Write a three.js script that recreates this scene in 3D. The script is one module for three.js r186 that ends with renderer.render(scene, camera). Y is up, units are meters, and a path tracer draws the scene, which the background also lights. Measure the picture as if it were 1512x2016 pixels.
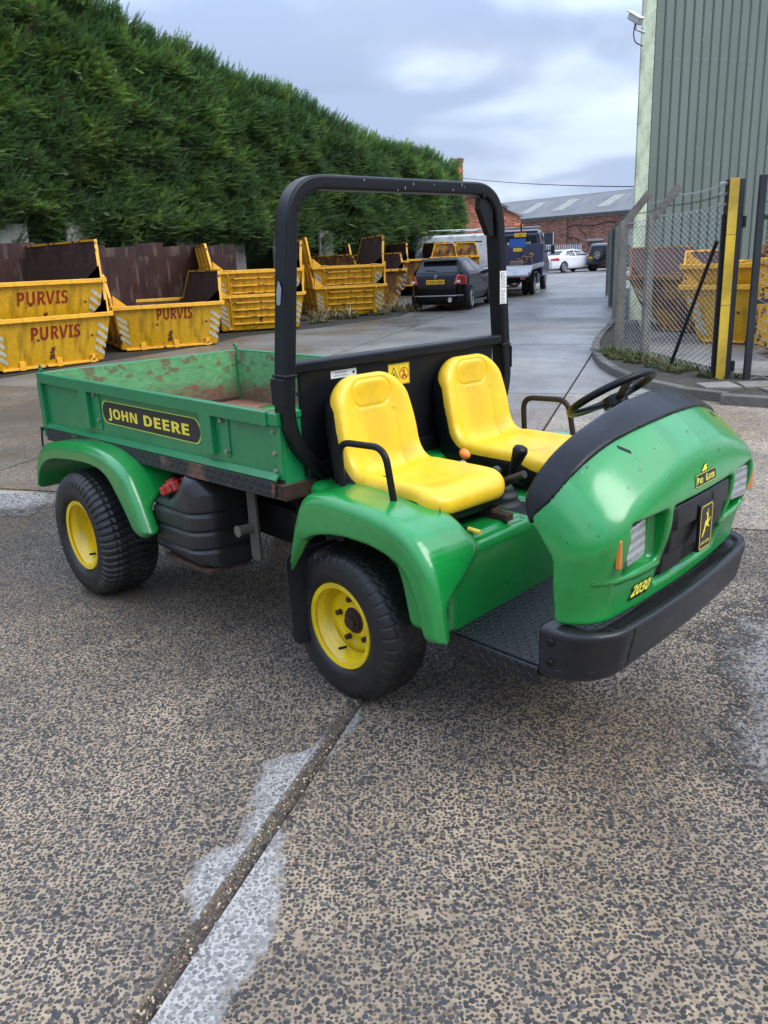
import * as THREE from 'three';
import { mergeGeometries } from 'three/addons/utils/BufferGeometryUtils.js';
import { RoundedBoxGeometry } from 'three/addons/geometries/RoundedBoxGeometry.js';
import { ImprovedNoise } from 'three/addons/math/ImprovedNoise.js';
import { FontLoader } from 'three/addons/loaders/FontLoader.js';
import { TextGeometry } from 'three/addons/geometries/TextGeometry.js';

// ---------------------------------------------------------------- camera, sky, sun, exposure
const scene = new THREE.Scene();
const camera = new THREE.PerspectiveCamera(63.46, 768 / 1024, 0.1, 900);
camera.rotation.order = 'YXZ';
camera.position.set(0, 1.65, 0);
camera.rotation.set(-0.2936, 0, -0.0422);
scene.add(camera);
const renderer = new THREE.WebGLRenderer({ antialias: true });
renderer.setSize(768, 1024);
renderer.toneMapping = THREE.LinearToneMapping;
renderer.toneMappingExposure = 1.95;
renderer.shadowMap.enabled = true;
renderer.shadowMap.type = THREE.PCFSoftShadowMap;

const perlin = new ImprovedNoise();
const pfbm = (x, y, z, n = 5) => { let a = 0.5, s = 0; for (let i = 0; i < n; i++) { s += a * perlin.noise(x, y, z); x *= 2.03; y *= 2.03; z *= 2.03; a *= 0.5; } return s; };
const sat = (v) => Math.min(1, Math.max(0, v));
const sstep = (a, b, v) => { const t = sat((v - a) / (b - a)); return t * t * (3 - 2 * t); };
const mix = (a, b, t) => a + (b - a) * t;

// a bright, broken overcast: pale cloud with bluish grey bellies
function makeSky() {
  const W = 1536, H = 768, data = new Float32Array(W * H * 4);
  for (let j = 0; j < H; j++) for (let i = 0; i < W; i++) {
    const el = ((j + 0.5) / H - 0.5) * Math.PI, az = ((i + 0.5) / W) * 2 * Math.PI;
    const dx = Math.cos(el) * Math.cos(az), dy = Math.sin(el), dz = Math.cos(el) * Math.sin(az);
    const k = 1 / (Math.max(dy, 0) + 0.16), u = dx * k, w = dz * k;
    const warp = pfbm(u * 0.5 + 7, w * 0.5, 3.3, 3) * 1.3;
    const belly = sstep(-0.02, 0.30, pfbm(u * 0.62 + warp + 1.7, w * 0.80 + 9.6, 1.5, 6) + 0.05);
    const bright = sstep(-0.02, 0.42, pfbm(u * 0.8 - 3.1, w * 0.9 + warp + 4.2, 7.7, 5));
    const high = sstep(0.0, 0.6, dy);
    let r = mix(0.39, 0.315, high), g = mix(0.46, 0.395, high), b = mix(0.58, 0.56, high);
    r += bright * 0.20; g += bright * 0.155; b += bright * 0.08;
    const d = belly * 0.78;
    r = mix(r, 0.155, d); g = mix(g, 0.20, d); b = mix(b, 0.305, d);
    if (dy < 0) { const t = sat(-dy * 8); r = mix(r, 0.10, t); g = mix(g, 0.094, t); b = mix(b, 0.088, t); }
    const o = (j * W + i) * 4, cie = dy > 0 ? (1 + 2.6 * dy) / 1.55 : 1; // an overcast sky is brighter overhead
    data[o] = r * 1.24 * cie; data[o + 1] = g * 1.25 * cie; data[o + 2] = b * 1.24 * cie; data[o + 3] = 1;
  }
  const t = new THREE.DataTexture(data, W, H, THREE.RGBAFormat, THREE.FloatType);
  t.mapping = THREE.EquirectangularReflectionMapping;
  t.magFilter = t.minFilter = THREE.LinearFilter;
  t.needsUpdate = true;
  return t;
}
const skyTexture = makeSky();
scene.background = skyTexture;
scene.environment = skyTexture;

const sun = new THREE.DirectionalLight(new THREE.Color(1.0, 0.965, 0.91), 1.5);
sun.position.set(20, 27, 4);
sun.target.position.set(0, 0, -8);
sun.castShadow = true;
sun.shadow.radius = 80;
sun.shadow.mapSize.set(2048, 2048);
Object.assign(sun.shadow.camera, { left: -40, right: 40, top: 40, bottom: -40, near: 1, far: 120 });
scene.add(sun, sun.target);

// ---------------------------------------------------------------- helpers
function rng(seed) { let a = seed >>> 0; return () => { a = (a + 0x6D2B79F5) | 0; let t = Math.imul(a ^ (a >>> 15), 1 | a); t = (t + Math.imul(t ^ (t >>> 7), 61 | t)) ^ t; return ((t ^ (t >>> 14)) >>> 0) / 4294967296; }; }
const V3 = (x, y, z) => new THREE.Vector3(x, y, z);
const taken = new Map();
function numbered(n) { const k = taken.get(n) || 0; taken.set(n, k + 1); return k ? n + '_' + String(k).padStart(3, '0') : n; }
function thing(name, label, category, [x, y, z] = [0, 0, 0], turn = 0, group) {
  const o = new THREE.Group(); o.name = numbered(name); scene.add(o);
  o.position.set(x, y, z); o.rotation.y = turn; o.userData = { label, category };
  if (group) o.userData.group = group;
  return o;
}
function flat(list) { return (Array.isArray(list) ? list : [list]).map((g) => { const q = g.index ? g.toNonIndexed() : g; for (const k of Object.keys(q.attributes)) if (!['position', 'normal', 'uv'].includes(k)) q.deleteAttribute(k); return q; }); }
function planar(g) { // uv in metres along the face's own plane
  const p = g.attributes.position, n = p.count, uv = new Float32Array(n * 2);
  const a = V3(), b = V3(), c = V3();
  for (let i = 0; i < n; i += 3) {
    a.fromBufferAttribute(p, i); b.fromBufferAttribute(p, i + 1); c.fromBufferAttribute(p, i + 2);
    const q = b.clone().sub(a).cross(c.clone().sub(a)), x = Math.abs(q.x), y = Math.abs(q.y), z = Math.abs(q.z);
    [a, b, c].forEach((v, k) => { const o = (i + k) * 2; if (y >= x && y >= z) { uv[o] = v.x; uv[o + 1] = v.z; } else if (x >= z) { uv[o] = v.z; uv[o + 1] = v.y; } else { uv[o] = v.x; uv[o + 1] = v.y; } });
  }
  g.setAttribute('uv', new THREE.BufferAttribute(uv, 2));
  return g;
}
function joined(list) { const f = flat(list); const g = f.length > 1 ? mergeGeometries(f) : f[0]; return planar(g); }
function add(name, geo, mat, parent, label) { // one named mesh; several geometries are joined
  const g = Array.isArray(geo) ? joined(geo) : geo;
  const m = new THREE.Mesh(g, mat); m.name = parent === scene ? numbered(name) : name; m.castShadow = m.receiveShadow = true; parent.add(m);
  if (label) m.userData.label = label;
  return m;
}
function stuff(m) { m.userData.kind = 'stuff'; return m; }
function structure(m) { m.userData.kind = 'structure'; return m; }
const box = (w, h, d, x = 0, y = 0, z = 0, rx = 0, ry = 0, rz = 0) => { const g = new THREE.BoxGeometry(w, h, d); if (rx) g.rotateX(rx); if (ry) g.rotateY(ry); if (rz) g.rotateZ(rz); return g.translate(x, y, z); };
const span = (x0, x1, y0, y1, z0, z1) => box(x1 - x0, y1 - y0, z1 - z0, (x0 + x1) / 2, (y0 + y1) / 2, (z0 + z1) / 2);
const rbox = (w, h, d, r, x = 0, y = 0, z = 0, rx = 0, ry = 0, rz = 0, seg = 2) => { const g = new RoundedBoxGeometry(w, h, d, seg, Math.min(r, w / 2.01, h / 2.01, d / 2.01)); if (rx) g.rotateX(rx); if (ry) g.rotateY(ry); if (rz) g.rotateZ(rz); return g.translate(x, y, z); };
const rspan = (x0, x1, y0, y1, z0, z1, r = 0.004) => rbox(x1 - x0, y1 - y0, z1 - z0, r, (x0 + x1) / 2, (y0 + y1) / 2, (z0 + z1) / 2);
function rod(a, b, r, seg = 8, r2 = r) { const d = b.clone().sub(a), g = new THREE.CylinderGeometry(r2, r, d.length(), seg); g.applyQuaternion(new THREE.Quaternion().setFromUnitVectors(V3(0, 1, 0), d.clone().normalize())); return g.translate((a.x + b.x) / 2, (a.y + b.y) / 2, (a.z + b.z) / 2); }
function beam(a, b, w, h, up = V3(0, 1, 0)) { // square bar from a to b
  const d = b.clone().sub(a), L = d.length(), z = d.normalize(), x = up.clone().cross(z).normalize(), y = z.clone().cross(x);
  return new THREE.BoxGeometry(w, h, L).applyMatrix4(new THREE.Matrix4().makeBasis(x, y, z).setPosition((a.x + b.x) / 2, (a.y + b.y) / 2, (a.z + b.z) / 2));
}
const pipe = (pts, r, n = 40, seg = 10, closed = false, tension = 0.5) => new THREE.TubeGeometry(new THREE.CatmullRomCurve3(pts, closed, 'catmullrom', tension), n, r, seg, closed);
function rounded(pts, rad, n = 8) { // polyline with filleted corners
  const out = [pts[0].clone()];
  for (let i = 1; i < pts.length - 1; i++) {
    const p = pts[i], r = Array.isArray(rad) ? rad[i - 1] : rad, u = pts[i - 1].clone().sub(p).normalize(), w = pts[i + 1].clone().sub(p).normalize();
    const a = p.clone().addScaledVector(u, r), b = p.clone().addScaledVector(w, r);
    for (let k = 0; k <= n; k++) { const t = k / n; out.push(a.clone().multiplyScalar((1 - t) * (1 - t)).addScaledVector(p, 2 * t * (1 - t)).addScaledVector(b, t * t)); }
  }
  out.push(pts[pts.length - 1].clone());
  return out;
}
function sweep(path, section, side) { // a closed section (list of [a, b]) carried along a path; `side` is the section's a axis
  const pos = [], idx = [], n = section.length;
  path.forEach((p, i) => {
    const t = path[Math.min(i + 1, path.length - 1)].clone().sub(path[Math.max(i - 1, 0)]).normalize();
    const a = side.clone(), b = t.clone().cross(a).normalize();
    section.forEach(([u, v]) => { const q = p.clone().addScaledVector(a, u).addScaledVector(b, v); pos.push(q.x, q.y, q.z); });
  });
  for (let i = 0; i < path.length - 1; i++) for (let k = 0; k < n; k++) { const a = i * n + k, b = i * n + (k + 1) % n; idx.push(a, b, a + n, b, b + n, a + n); }
  for (let k = 1; k < n - 1; k++) { idx.push(0, k + 1, k); const o = (path.length - 1) * n; idx.push(o, o + k, o + k + 1); }
  const g = new THREE.BufferGeometry(); g.setAttribute('position', new THREE.Float32BufferAttribute(pos, 3)); g.setIndex(idx); g.computeVertexNormals();
  g.setAttribute('uv', new THREE.Float32BufferAttribute(new Float32Array(pos.length / 3 * 2), 2));
  return g;
}
const roundSection = (w, h, r, n = 4) => { const s = []; for (const [cx, cy, a0] of [[w / 2 - r, h / 2 - r, 0], [-w / 2 + r, h / 2 - r, 1], [-w / 2 + r, -h / 2 + r, 2], [w / 2 - r, -h / 2 + r, 3]]) for (let k = 0; k <= n; k++) { const a = (a0 + k / n) * Math.PI / 2; s.push([cx + r * Math.cos(a), cy + r * Math.sin(a)]); } return s; };
function prism(pts, depth, bevel = 0, holes) { // outline in xy, centred on z
  const s = new THREE.Shape(pts.map(([x, y]) => new THREE.Vector2(x, y)));
  if (holes) for (const h of holes) s.holes.push(new THREE.Path(h.map(([x, y]) => new THREE.Vector2(x, y))));
  const g = new THREE.ExtrudeGeometry(s, { depth: depth - 2 * bevel, bevelEnabled: bevel > 0, bevelThickness: bevel, bevelSize: bevel, bevelOffset: -bevel, bevelSegments: 2, curveSegments: 10 });
  return g.translate(0, 0, -depth / 2 + bevel);
}
const spline = (pts, n = 60) => new THREE.CatmullRomCurve3(pts.map(([x, y]) => V3(x, y, 0)), false, 'centripetal').getSpacedPoints(n).map((p) => [p.x, p.y]);
function roundPoly(pts, r, n = 5) { return rounded([...pts.slice(-1), ...pts, pts[0]].map(([x, y]) => V3(x, y, 0)), r, n).slice(1, -1).map((p) => [p.x, p.y]); }

// implicit shapes: blends and a surface-net mesher
const smin = (a, b, k) => { const h = Math.max(k - Math.abs(a - b), 0) / k; return Math.min(a, b) - h * h * k * 0.25; };
const smax = (a, b, k) => -smin(-a, -b, k);
const sdBox = (x, y, z, hx, hy, hz, r = 0) => { const qx = Math.abs(x) - hx + r, qy = Math.abs(y) - hy + r, qz = Math.abs(z) - hz + r; return Math.hypot(Math.max(qx, 0), Math.max(qy, 0), Math.max(qz, 0)) + Math.min(Math.max(qx, qy, qz), 0) - r; };
const sdBox2 = (x, y, hx, hy, r = 0) => { const qx = Math.abs(x) - hx + r, qy = Math.abs(y) - hy + r; return Math.hypot(Math.max(qx, 0), Math.max(qy, 0)) + Math.min(Math.max(qx, qy), 0) - r; };
function sdPoly(px, py, v) { let d = 1e9, s = 1; for (let i = 0, j = v.length - 1; i < v.length; j = i, i++) { const ex = v[j][0] - v[i][0], ey = v[j][1] - v[i][1], wx = px - v[i][0], wy = py - v[i][1], t = sat((wx * ex + wy * ey) / (ex * ex + ey * ey)), bx = wx - ex * t, by = wy - ey * t; d = Math.min(d, bx * bx + by * by); const c1 = py >= v[i][1], c2 = py < v[j][1], c3 = ex * wy > ey * wx; if ((c1 && c2 && c3) || (!c1 && !c2 && !c3)) s = -s; } return s * Math.sqrt(d); }
const lerpTable = (t, x) => { if (x <= t[0][0]) return t[0][1]; for (let i = 1; i < t.length; i++) if (x <= t[i][0]) return mix(t[i - 1][1], t[i][1], (x - t[i - 1][0]) / (t[i][0] - t[i - 1][0])); return t[t.length - 1][1]; };
function smoothTable(t) { // monotone cubic
  const n = t.length, d = [], m = [];
  for (let i = 0; i < n - 1; i++) d.push((t[i + 1][1] - t[i][1]) / (t[i + 1][0] - t[i][0]));
  for (let i = 0; i < n; i++) m.push(i === 0 ? d[0] : i === n - 1 ? d[n - 2] : d[i - 1] * d[i] <= 0 ? 0 : 2 / (1 / d[i - 1] + 1 / d[i]));
  return (x) => { if (x <= t[0][0]) return t[0][1] + m[0] * (x - t[0][0]); if (x >= t[n - 1][0]) return t[n - 1][1] + m[n - 1] * (x - t[n - 1][0]); let i = 0; while (x > t[i + 1][0]) i++; const h = t[i + 1][0] - t[i][0], s = (x - t[i][0]) / h, a = s * s, c = a * s; return (2 * c - 3 * a + 1) * t[i][1] + (c - 2 * a + s) * h * m[i] + (-2 * c + 3 * a) * t[i + 1][1] + (c - a) * h * m[i + 1]; };
}
function implicit(f, lo, hi, h) {
  const nx = Math.ceil((hi[0] - lo[0]) / h) + 1, ny = Math.ceil((hi[1] - lo[1]) / h) + 1, nz = Math.ceil((hi[2] - lo[2]) / h) + 1;
  const v = new Float32Array(nx * ny * nz), at = (i, j, k) => (k * ny + j) * nx + i;
  for (let k = 0; k < nz; k++) for (let j = 0; j < ny; j++) for (let i = 0; i < nx; i++) v[at(i, j, k)] = f(lo[0] + i * h, lo[1] + j * h, lo[2] + k * h);
  const cell = new Int32Array(nx * ny * nz).fill(-1), pos = [], nor = [], idx = [];
  const E = [[0, 1], [2, 3], [4, 5], [6, 7], [0, 2], [1, 3], [4, 6], [5, 7], [0, 4], [1, 5], [2, 6], [3, 7]], e = h * 0.25;
  for (let k = 0; k < nz - 1; k++) for (let j = 0; j < ny - 1; j++) for (let i = 0; i < nx - 1; i++) {
    const c = []; let m = 0;
    for (let q = 0; q < 8; q++) { const w = v[at(i + (q & 1), j + ((q >> 1) & 1), k + (q >> 2))]; c.push(w); if (w < 0) m++; }
    if (m === 0 || m === 8) continue;
    let x = 0, y = 0, z = 0, n = 0;
    for (const [a, b] of E) if ((c[a] < 0) !== (c[b] < 0)) { const t = c[a] / (c[a] - c[b]); x += mix(a & 1, b & 1, t); y += mix((a >> 1) & 1, (b >> 1) & 1, t); z += mix(a >> 2, b >> 2, t); n++; }
    x = lo[0] + (i + x / n) * h; y = lo[1] + (j + y / n) * h; z = lo[2] + (k + z / n) * h;
    let gx = 0, gy = 1, gz = 0;
    for (let s = 0; s < 3; s++) {
      const d = f(x, y, z);
      gx = f(x + e, y, z) - f(x - e, y, z); gy = f(x, y + e, z) - f(x, y - e, z); gz = f(x, y, z + e) - f(x, y, z - e);
      const L = Math.hypot(gx, gy, gz) || 1, st = Math.max(-h * 0.4, Math.min(h * 0.4, d * 2 * e / L));
      gx /= L; gy /= L; gz /= L;
      if (s < 2) { x -= gx * st; y -= gy * st; z -= gz * st; }
    }
    cell[at(i, j, k)] = pos.length / 3; pos.push(x, y, z); nor.push(gx, gy, gz);
  }
  const quad = (a, b, c, d, flip) => { if (a < 0 || b < 0 || c < 0 || d < 0) return; if (flip) idx.push(a, c, b, a, d, c); else idx.push(a, b, c, a, c, d); };
  for (let k = 1; k < nz - 1; k++) for (let j = 1; j < ny - 1; j++) for (let i = 1; i < nx - 1; i++) {
    const s = v[at(i, j, k)] < 0;
    if (s !== v[at(i + 1, j, k)] < 0) quad(cell[at(i, j - 1, k - 1)], cell[at(i, j, k - 1)], cell[at(i, j, k)], cell[at(i, j - 1, k)], !s);
    if (s !== v[at(i, j + 1, k)] < 0) quad(cell[at(i - 1, j, k - 1)], cell[at(i, j, k - 1)], cell[at(i, j, k)], cell[at(i - 1, j, k)], s);
    if (s !== v[at(i, j, k + 1)] < 0) quad(cell[at(i - 1, j - 1, k)], cell[at(i, j - 1, k)], cell[at(i, j, k)], cell[at(i - 1, j, k)], !s);
  }
  const g = new THREE.BufferGeometry();
  g.setAttribute('position', new THREE.Float32BufferAttribute(pos, 3)); g.setAttribute('normal', new THREE.Float32BufferAttribute(nor, 3)); g.setIndex(idx);
  const flatG = g.toNonIndexed();
  return planar(flatG);
}

// ---------------------------------------------------------------- procedural textures
function lattice(P, seed) { const r = rng(seed), a = new Float32Array(P * P); for (let i = 0; i < a.length; i++) a[i] = r(); return (x, y) => { const xi = Math.floor(x), yi = Math.floor(y), fx = x - xi, fy = y - yi, u = fx * fx * (3 - 2 * fx), w = fy * fy * (3 - 2 * fy), g = (i, j) => a[(((j % P) + P) % P) * P + (((i % P) + P) % P)]; return mix(mix(g(xi, yi), g(xi + 1, yi), u), mix(g(xi, yi + 1), g(xi + 1, yi + 1), u), w); }; }
function tileNoise(base, octaves, seed, fall = 0.5) { const L = []; for (let o = 0; o < octaves; o++) L.push(lattice(base << o, seed + o * 17)); return (u, v) => { let s = 0, a = 1, t = 0; for (let o = 0; o < octaves; o++) { s += a * L[o](u * (base << o), v * (base << o)); t += a; a *= fall; } return s / t; }; }
function texture(n, fn, srgb = true, repeat = 1, m = n) { // fn(u, v) -> grey or [r, g, b] in sRGB 0..1
  const d = new Uint8Array(n * m * 4);
  for (let j = 0; j < m; j++) for (let i = 0; i < n; i++) { const c = fn(i / n, j / m), o = (j * n + i) * 4; if (typeof c === 'number') d[o] = d[o + 1] = d[o + 2] = sat(c) * 255; else { d[o] = sat(c[0]) * 255; d[o + 1] = sat(c[1]) * 255; d[o + 2] = sat(c[2]) * 255; } d[o + 3] = 255; }
  const t = new THREE.DataTexture(d, n, m); t.wrapS = t.wrapT = THREE.RepeatWrapping; t.magFilter = THREE.LinearFilter; t.minFilter = THREE.LinearMipmapLinearFilter; t.generateMipmaps = true;
  if (srgb) t.colorSpace = THREE.SRGBColorSpace;
  t.repeat.set(repeat, repeat); t.needsUpdate = true;
  return t;
}
const again = (t, rx, ry = rx) => { const c = t.clone(); c.repeat.set(rx, ry); c.needsUpdate = true; return c; };
const lin = (r, g, b) => new THREE.Color().setRGB(r, g, b);
const hex = (h) => new THREE.Color(h);
function canvasTexture(w, h, draw, srgb = true) { const c = document.createElement('canvas'); c.width = w; c.height = h; draw(c.getContext('2d'), w, h); const t = new THREE.CanvasTexture(c); if (srgb) t.colorSpace = THREE.SRGBColorSpace; t.needsUpdate = true; return t; }
const N1 = tileNoise(4, 6, 11), N2 = tileNoise(8, 5, 23), N3 = tileNoise(32, 4, 37), N4 = tileNoise(2, 5, 51), N5 = tileNoise(64, 2, 71);
const grime = texture(512, (u, v) => { const s = sstep(0.45, 0.75, N1(u, v)), f = N3(u, v); return 1 - 0.16 * s - 0.10 * f; });            // soft dirt
const gloss = texture(512, (u, v) => 0.45 + 0.5 * N1(u, v) + 0.12 * (N3(u, v) - 0.5), false);                                         // uneven sheen
const fineBump = texture(512, (u, v) => 0.55 * N3(u, v) + 0.45 * N5(u, v), false);
const dents = texture(256, (u, v) => N4(u, v), false);
const dropR = rng(5), drops = []; for (let i = 0; i < 520; i++) drops.push([dropR(), dropR(), 0.002 + 0.0052 * dropR() * dropR()]);
const beads = (() => { const n = 1024, d = new Float32Array(n * n); for (const [x, y, r] of drops) { const R = Math.ceil(r * n) + 1; for (let j = -R; j <= R; j++) for (let i = -R; i <= R; i++) { const q = Math.hypot(i, j) / (r * n); if (q < 1) { const o = ((Math.floor(y * n) + j + n) % n) * n + (Math.floor(x * n) + i + n) % n; d[o] = Math.max(d[o], Math.sqrt(1 - q * q) * r / 0.007); } } } return texture(n, (u, v) => d[Math.round(v * n) * n + Math.round(u * n)] + 0.04 * N3(u, v), false); })(); // rain beads
const std = (color, roughness = 0.6, o = {}) => new THREE.MeshStandardMaterial({ color, roughness, ...o });
const phys = (color, roughness = 0.4, o = {}) => new THREE.MeshPhysicalMaterial({ color, roughness, ...o });
const frac = (x) => x - Math.floor(x);
const M = { under: new THREE.MeshStandardMaterial({ color: new THREE.Color().setRGB(0.012, 0.012, 0.012), roughness: 0.85 }), rust: new THREE.MeshStandardMaterial({ color: new THREE.Color().setRGB(0.09, 0.042, 0.025), roughness: 0.9 }) };
// ---------------------------------------------------------------- ground
const gy = (x, z) => { const d = Math.max(-z, 0); return 0.0125 * Math.min(Math.max(d - 8, 0), 26) + 0.006 * Math.min(Math.max(d - 34, 0), 60); }; // the yard climbs gently
const O2 = [-0.61, -1.48], R2 = [0.3206, -0.9472], Q2 = [0.9472, 0.3206];
const st = (x, z) => [(x - O2[0]) * R2[0] + (z - O2[1]) * R2[1], (x - O2[0]) * Q2[0] + (z - O2[1]) * Q2[1]];   // along and across the slabs
const xz = (s, t) => [O2[0] + s * R2[0] + t * Q2[0], O2[1] + s * R2[1] + t * Q2[1]];
function sheet(xs, zs, yOff, tint, where) { // ground-following sheet over a grid; where(x, z) keeps a cell
  const pos = [], col = [], uv = [], idx = [], nx = xs.length;
  for (const z of zs) for (const x of xs) { pos.push(x, gy(x, z) + yOff, z); uv.push(x, z); const c = tint ? tint(x, z) : [1, 1, 1]; col.push(...c); }
  for (let j = 0; j < zs.length - 1; j++) for (let i = 0; i < nx - 1; i++) { const a = j * nx + i; idx.push(a, a + nx, a + 1, a + 1, a + nx, a + nx + 1); }
  const g = new THREE.BufferGeometry(); g.setAttribute('position', new THREE.Float32BufferAttribute(pos, 3)); g.setAttribute('uv', new THREE.Float32BufferAttribute(uv, 2)); g.setAttribute('color', new THREE.Float32BufferAttribute(col, 3)); g.setIndex(idx); g.computeVertexNormals();
  return g;
}
const range = (a, b, n) => Array.from({ length: n + 1 }, (_, i) => a + (b - a) * i / n);
function slab(s0, s1, t0, t1, ns, nt, yOff, tint, thick = 0) { // a slab in joint coordinates
  const pos = [], col = [], uv = [], idx = [], w = nt + 1;
  const put = (s, t, y) => { const [x, z] = xz(s, t); pos.push(x, gy(x, z) + y, z); uv.push(s, t); col.push(...tint(s, t)); };
  for (let i = 0; i <= ns; i++) for (let j = 0; j <= nt; j++) put(mix(s0, s1, i / ns), mix(t0, t1, j / nt), yOff);
  for (let i = 0; i < ns; i++) for (let j = 0; j < nt; j++) { const a = i * w + j; idx.push(a, a + 1, a + w, a + 1, a + w + 1, a + w); }
  const skirt = (list) => { for (let k = 0; k < list.length - 1; k++) { const b = pos.length / 3; for (const [s, t] of [list[k], list[k + 1]]) { put(s, t, yOff); put(s, t, yOff - thick); } idx.push(b, b + 1, b + 2, b + 2, b + 1, b + 3); } };
  if (thick) { const sl = range(s0, s1, ns), tl = range(t0, t1, nt); skirt(sl.map((s) => [s, t0])); skirt(sl.map((s) => [s, t1]).reverse()); skirt(tl.map((t) => [s0, t]).reverse()); skirt(tl.map((t) => [s1, t])); }
  const g = new THREE.BufferGeometry(); g.setAttribute('position', new THREE.Float32BufferAttribute(pos, 3)); g.setAttribute('uv', new THREE.Float32BufferAttribute(uv, 2)); g.setAttribute('color', new THREE.Float32BufferAttribute(col, 3)); g.setIndex(idx);
  const f = g.toNonIndexed(); f.computeVertexNormals(); return f;
}
const mortarTex = texture(1024, (u, v) => { const k = 0.80 + 0.30 * (N2(u, v) - 0.4) + 0.24 * (N5(u * 2, v * 2) - 0.5) + 0.10 * (N3(v * 2, u * 2) - 0.5); return [0.665 * k, 0.583 * k, 0.478 * k]; });
const stoneTex = (() => { // far slabs: crushed stone showing in the mortar, too far off to tell the pieces apart
  const n = 1024, m = 3.2, id = new Float32Array(n * n), r = rng(77);
  for (let k = 0; k < m * m * 4600; k++) { const x = r() * n, y = r() * n, a = r() * 3.14, rx = (0.0042 + 0.0040 * r()) / m * n, ry = rx * (0.5 + 0.45 * r()), R = Math.ceil(rx), q = 0.35 + 0.65 * r(), c = Math.cos(a), s = Math.sin(a); for (let j = -R; j <= R; j++) for (let i = -R; i <= R; i++) { const u = (i * c + j * s) / rx, w = (-i * s + j * c) / ry; if (u * u + w * w < 1) id[((Math.floor(y) + j + n) % n) * n + (Math.floor(x) + i + n) % n] = q; } }
  return texture(n, (u, v) => { const q = id[Math.floor(v * n) * n + Math.floor(u * n)], k = 0.80 + 0.3 * (N2(u, v) - 0.4) + 0.22 * (N5(u * 2, v * 2) - 0.5); return q > 0 ? [0.20 + 0.15 * q, 0.205 + 0.155 * q, 0.215 + 0.16 * q] : [0.665 * k, 0.583 * k, 0.478 * k]; });
})();
const wearTex = texture(512, (u, v) => { const k = 0.84 + 0.34 * (N1(u, v) - 0.45) + 0.14 * (N3(u, v) - 0.5) + 0.12 * (N5(u, v) - 0.5); return [0.66 * k, 0.645 * k, 0.62 * k]; });
const wetGloss = texture(512, (u, v) => 0.38 + 0.5 * sstep(0.38, 0.66, N1(u, v)) + 0.18 * (N3(u, v) - 0.5), false);
const grit = texture(512, (u, v) => 0.5 * N5(u, v) + 0.3 * N3(u, v) + 0.2 * N5(v * 3, u * 3), false);
M.mortar = std(0xffffff, 0.66, { map: again(mortarTex, 0.5), roughnessMap: again(wetGloss, 0.22), vertexColors: true, bumpMap: again(grit, 1.6), bumpScale: 0.004 });
M.stoneFar = std(0xffffff, 0.8, { map: again(stoneTex, 1 / 3.2), roughnessMap: again(wetGloss, 0.2), vertexColors: true, bumpMap: again(grit, 1.6), bumpScale: 0.003 });
M.concrete = std(0xffffff, 0.70, { map: again(wearTex, 0.21), roughnessMap: again(wetGloss, 0.13), vertexColors: true, bumpMap: again(grit, 0.8), bumpScale: 0.003 });
M.earth = std(0xffffff, 0.95, { map: again(texture(512, (u, v) => { const k = 0.6 + 0.5 * (N1(u, v) - 0.4) + 0.3 * (N5(u, v) - 0.5); return [0.36 * k, 0.33 * k, 0.27 * k]; }), 0.4), bumpMap: again(grit, 1), bumpScale: 0.01, vertexColors: true });
const damp = (x, z) => { // stains and damp: a colour of the concrete itself
  const n = pfbm(x * 0.45 + 3, z * 0.45, 0.5, 4), m = pfbm(x * 1.7, z * 1.7 + 9, 2.5, 3), k = 1.0 + 0.70 * n + 0.34 * m, b = sstep(-0.1, 0.35, pfbm(x * 0.3 + 11, z * 0.3 + 2, 5.5, 3));
  return [k * mix(1, 0.86, b), k * mix(1, 0.84, b), k * mix(1, 0.78, b)];
};
const ground = structure(add('ground', sheet(range(-90, 110, 50), [40, 8, 2, 0, -4, -8, -12, -20, -34, -50, -70, -94, -130, -300, -700], -0.10, (x, z) => damp(x, z).map((c) => c * 0.9)), M.earth, scene));
ground.userData.label = 'dark earth under and beyond the paved yard';
// near slabs with exposed stone, then plain concrete slabs up the road
const roadGroup = new THREE.Group(); roadGroup.name = 'road'; structure(roadGroup); roadGroup.userData.label = 'wet concrete yard road of large slabs with dark joints'; scene.add(roadGroup);
const dampST = (s, t) => { const [x, z] = xz(s, t); const c = damp(x, z); const left = sstep(-0.2, -2.2, t) * sstep(0.6, 2.4, s); return [c[0] * (1 - 0.30 * left), c[1] * (1 - 0.33 * left), c[2] * (1 - 0.40 * left)]; };
const SB = [-4, 4.02, 9.0, 14.2, 19.5, 25.0, 31], TB = [-9.2, -4.5, 0, 4.4, 9.0], gapN = 0.016;
for (let i = 0; i < SB.length - 1; i++) for (let j = 0; j < TB.length - 1; j++) {
  const near = i === 0, g = near && j !== 0 ? 0.021 : 0.014;
  add('concrete_slab', slab(SB[i] + g, SB[i + 1] - g, TB[j] + g, TB[j + 1] - g, near ? 60 : 24, near ? 36 : 20, 0, (s, t) => { const c = dampST(s, t); return near ? c : c.map((v) => v * (i === 1 && j >= 2 ? 1.1 : i === 1 ? 0.85 : 0.66)); }, 0.05), near ? M.mortar : i === 1 && j < 3 ? M.stoneFar : M.concrete, roadGroup);
}
const farTint = (x, z) => { const c = damp(x * 0.6, z * 0.25); return c.map((v) => v * 0.62); };
add('far_pavement', sheet(range(-24, 60, 42), range(-24, -100, 40), -0.012, farTint), M.concrete, roadGroup);
add('joint_filler', sheet(range(-12, 12, 24), range(1.5, -34, 36), -0.022, (x, z) => [0.62, 0.6, 0.56]), M.earth, roadGroup);
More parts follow.
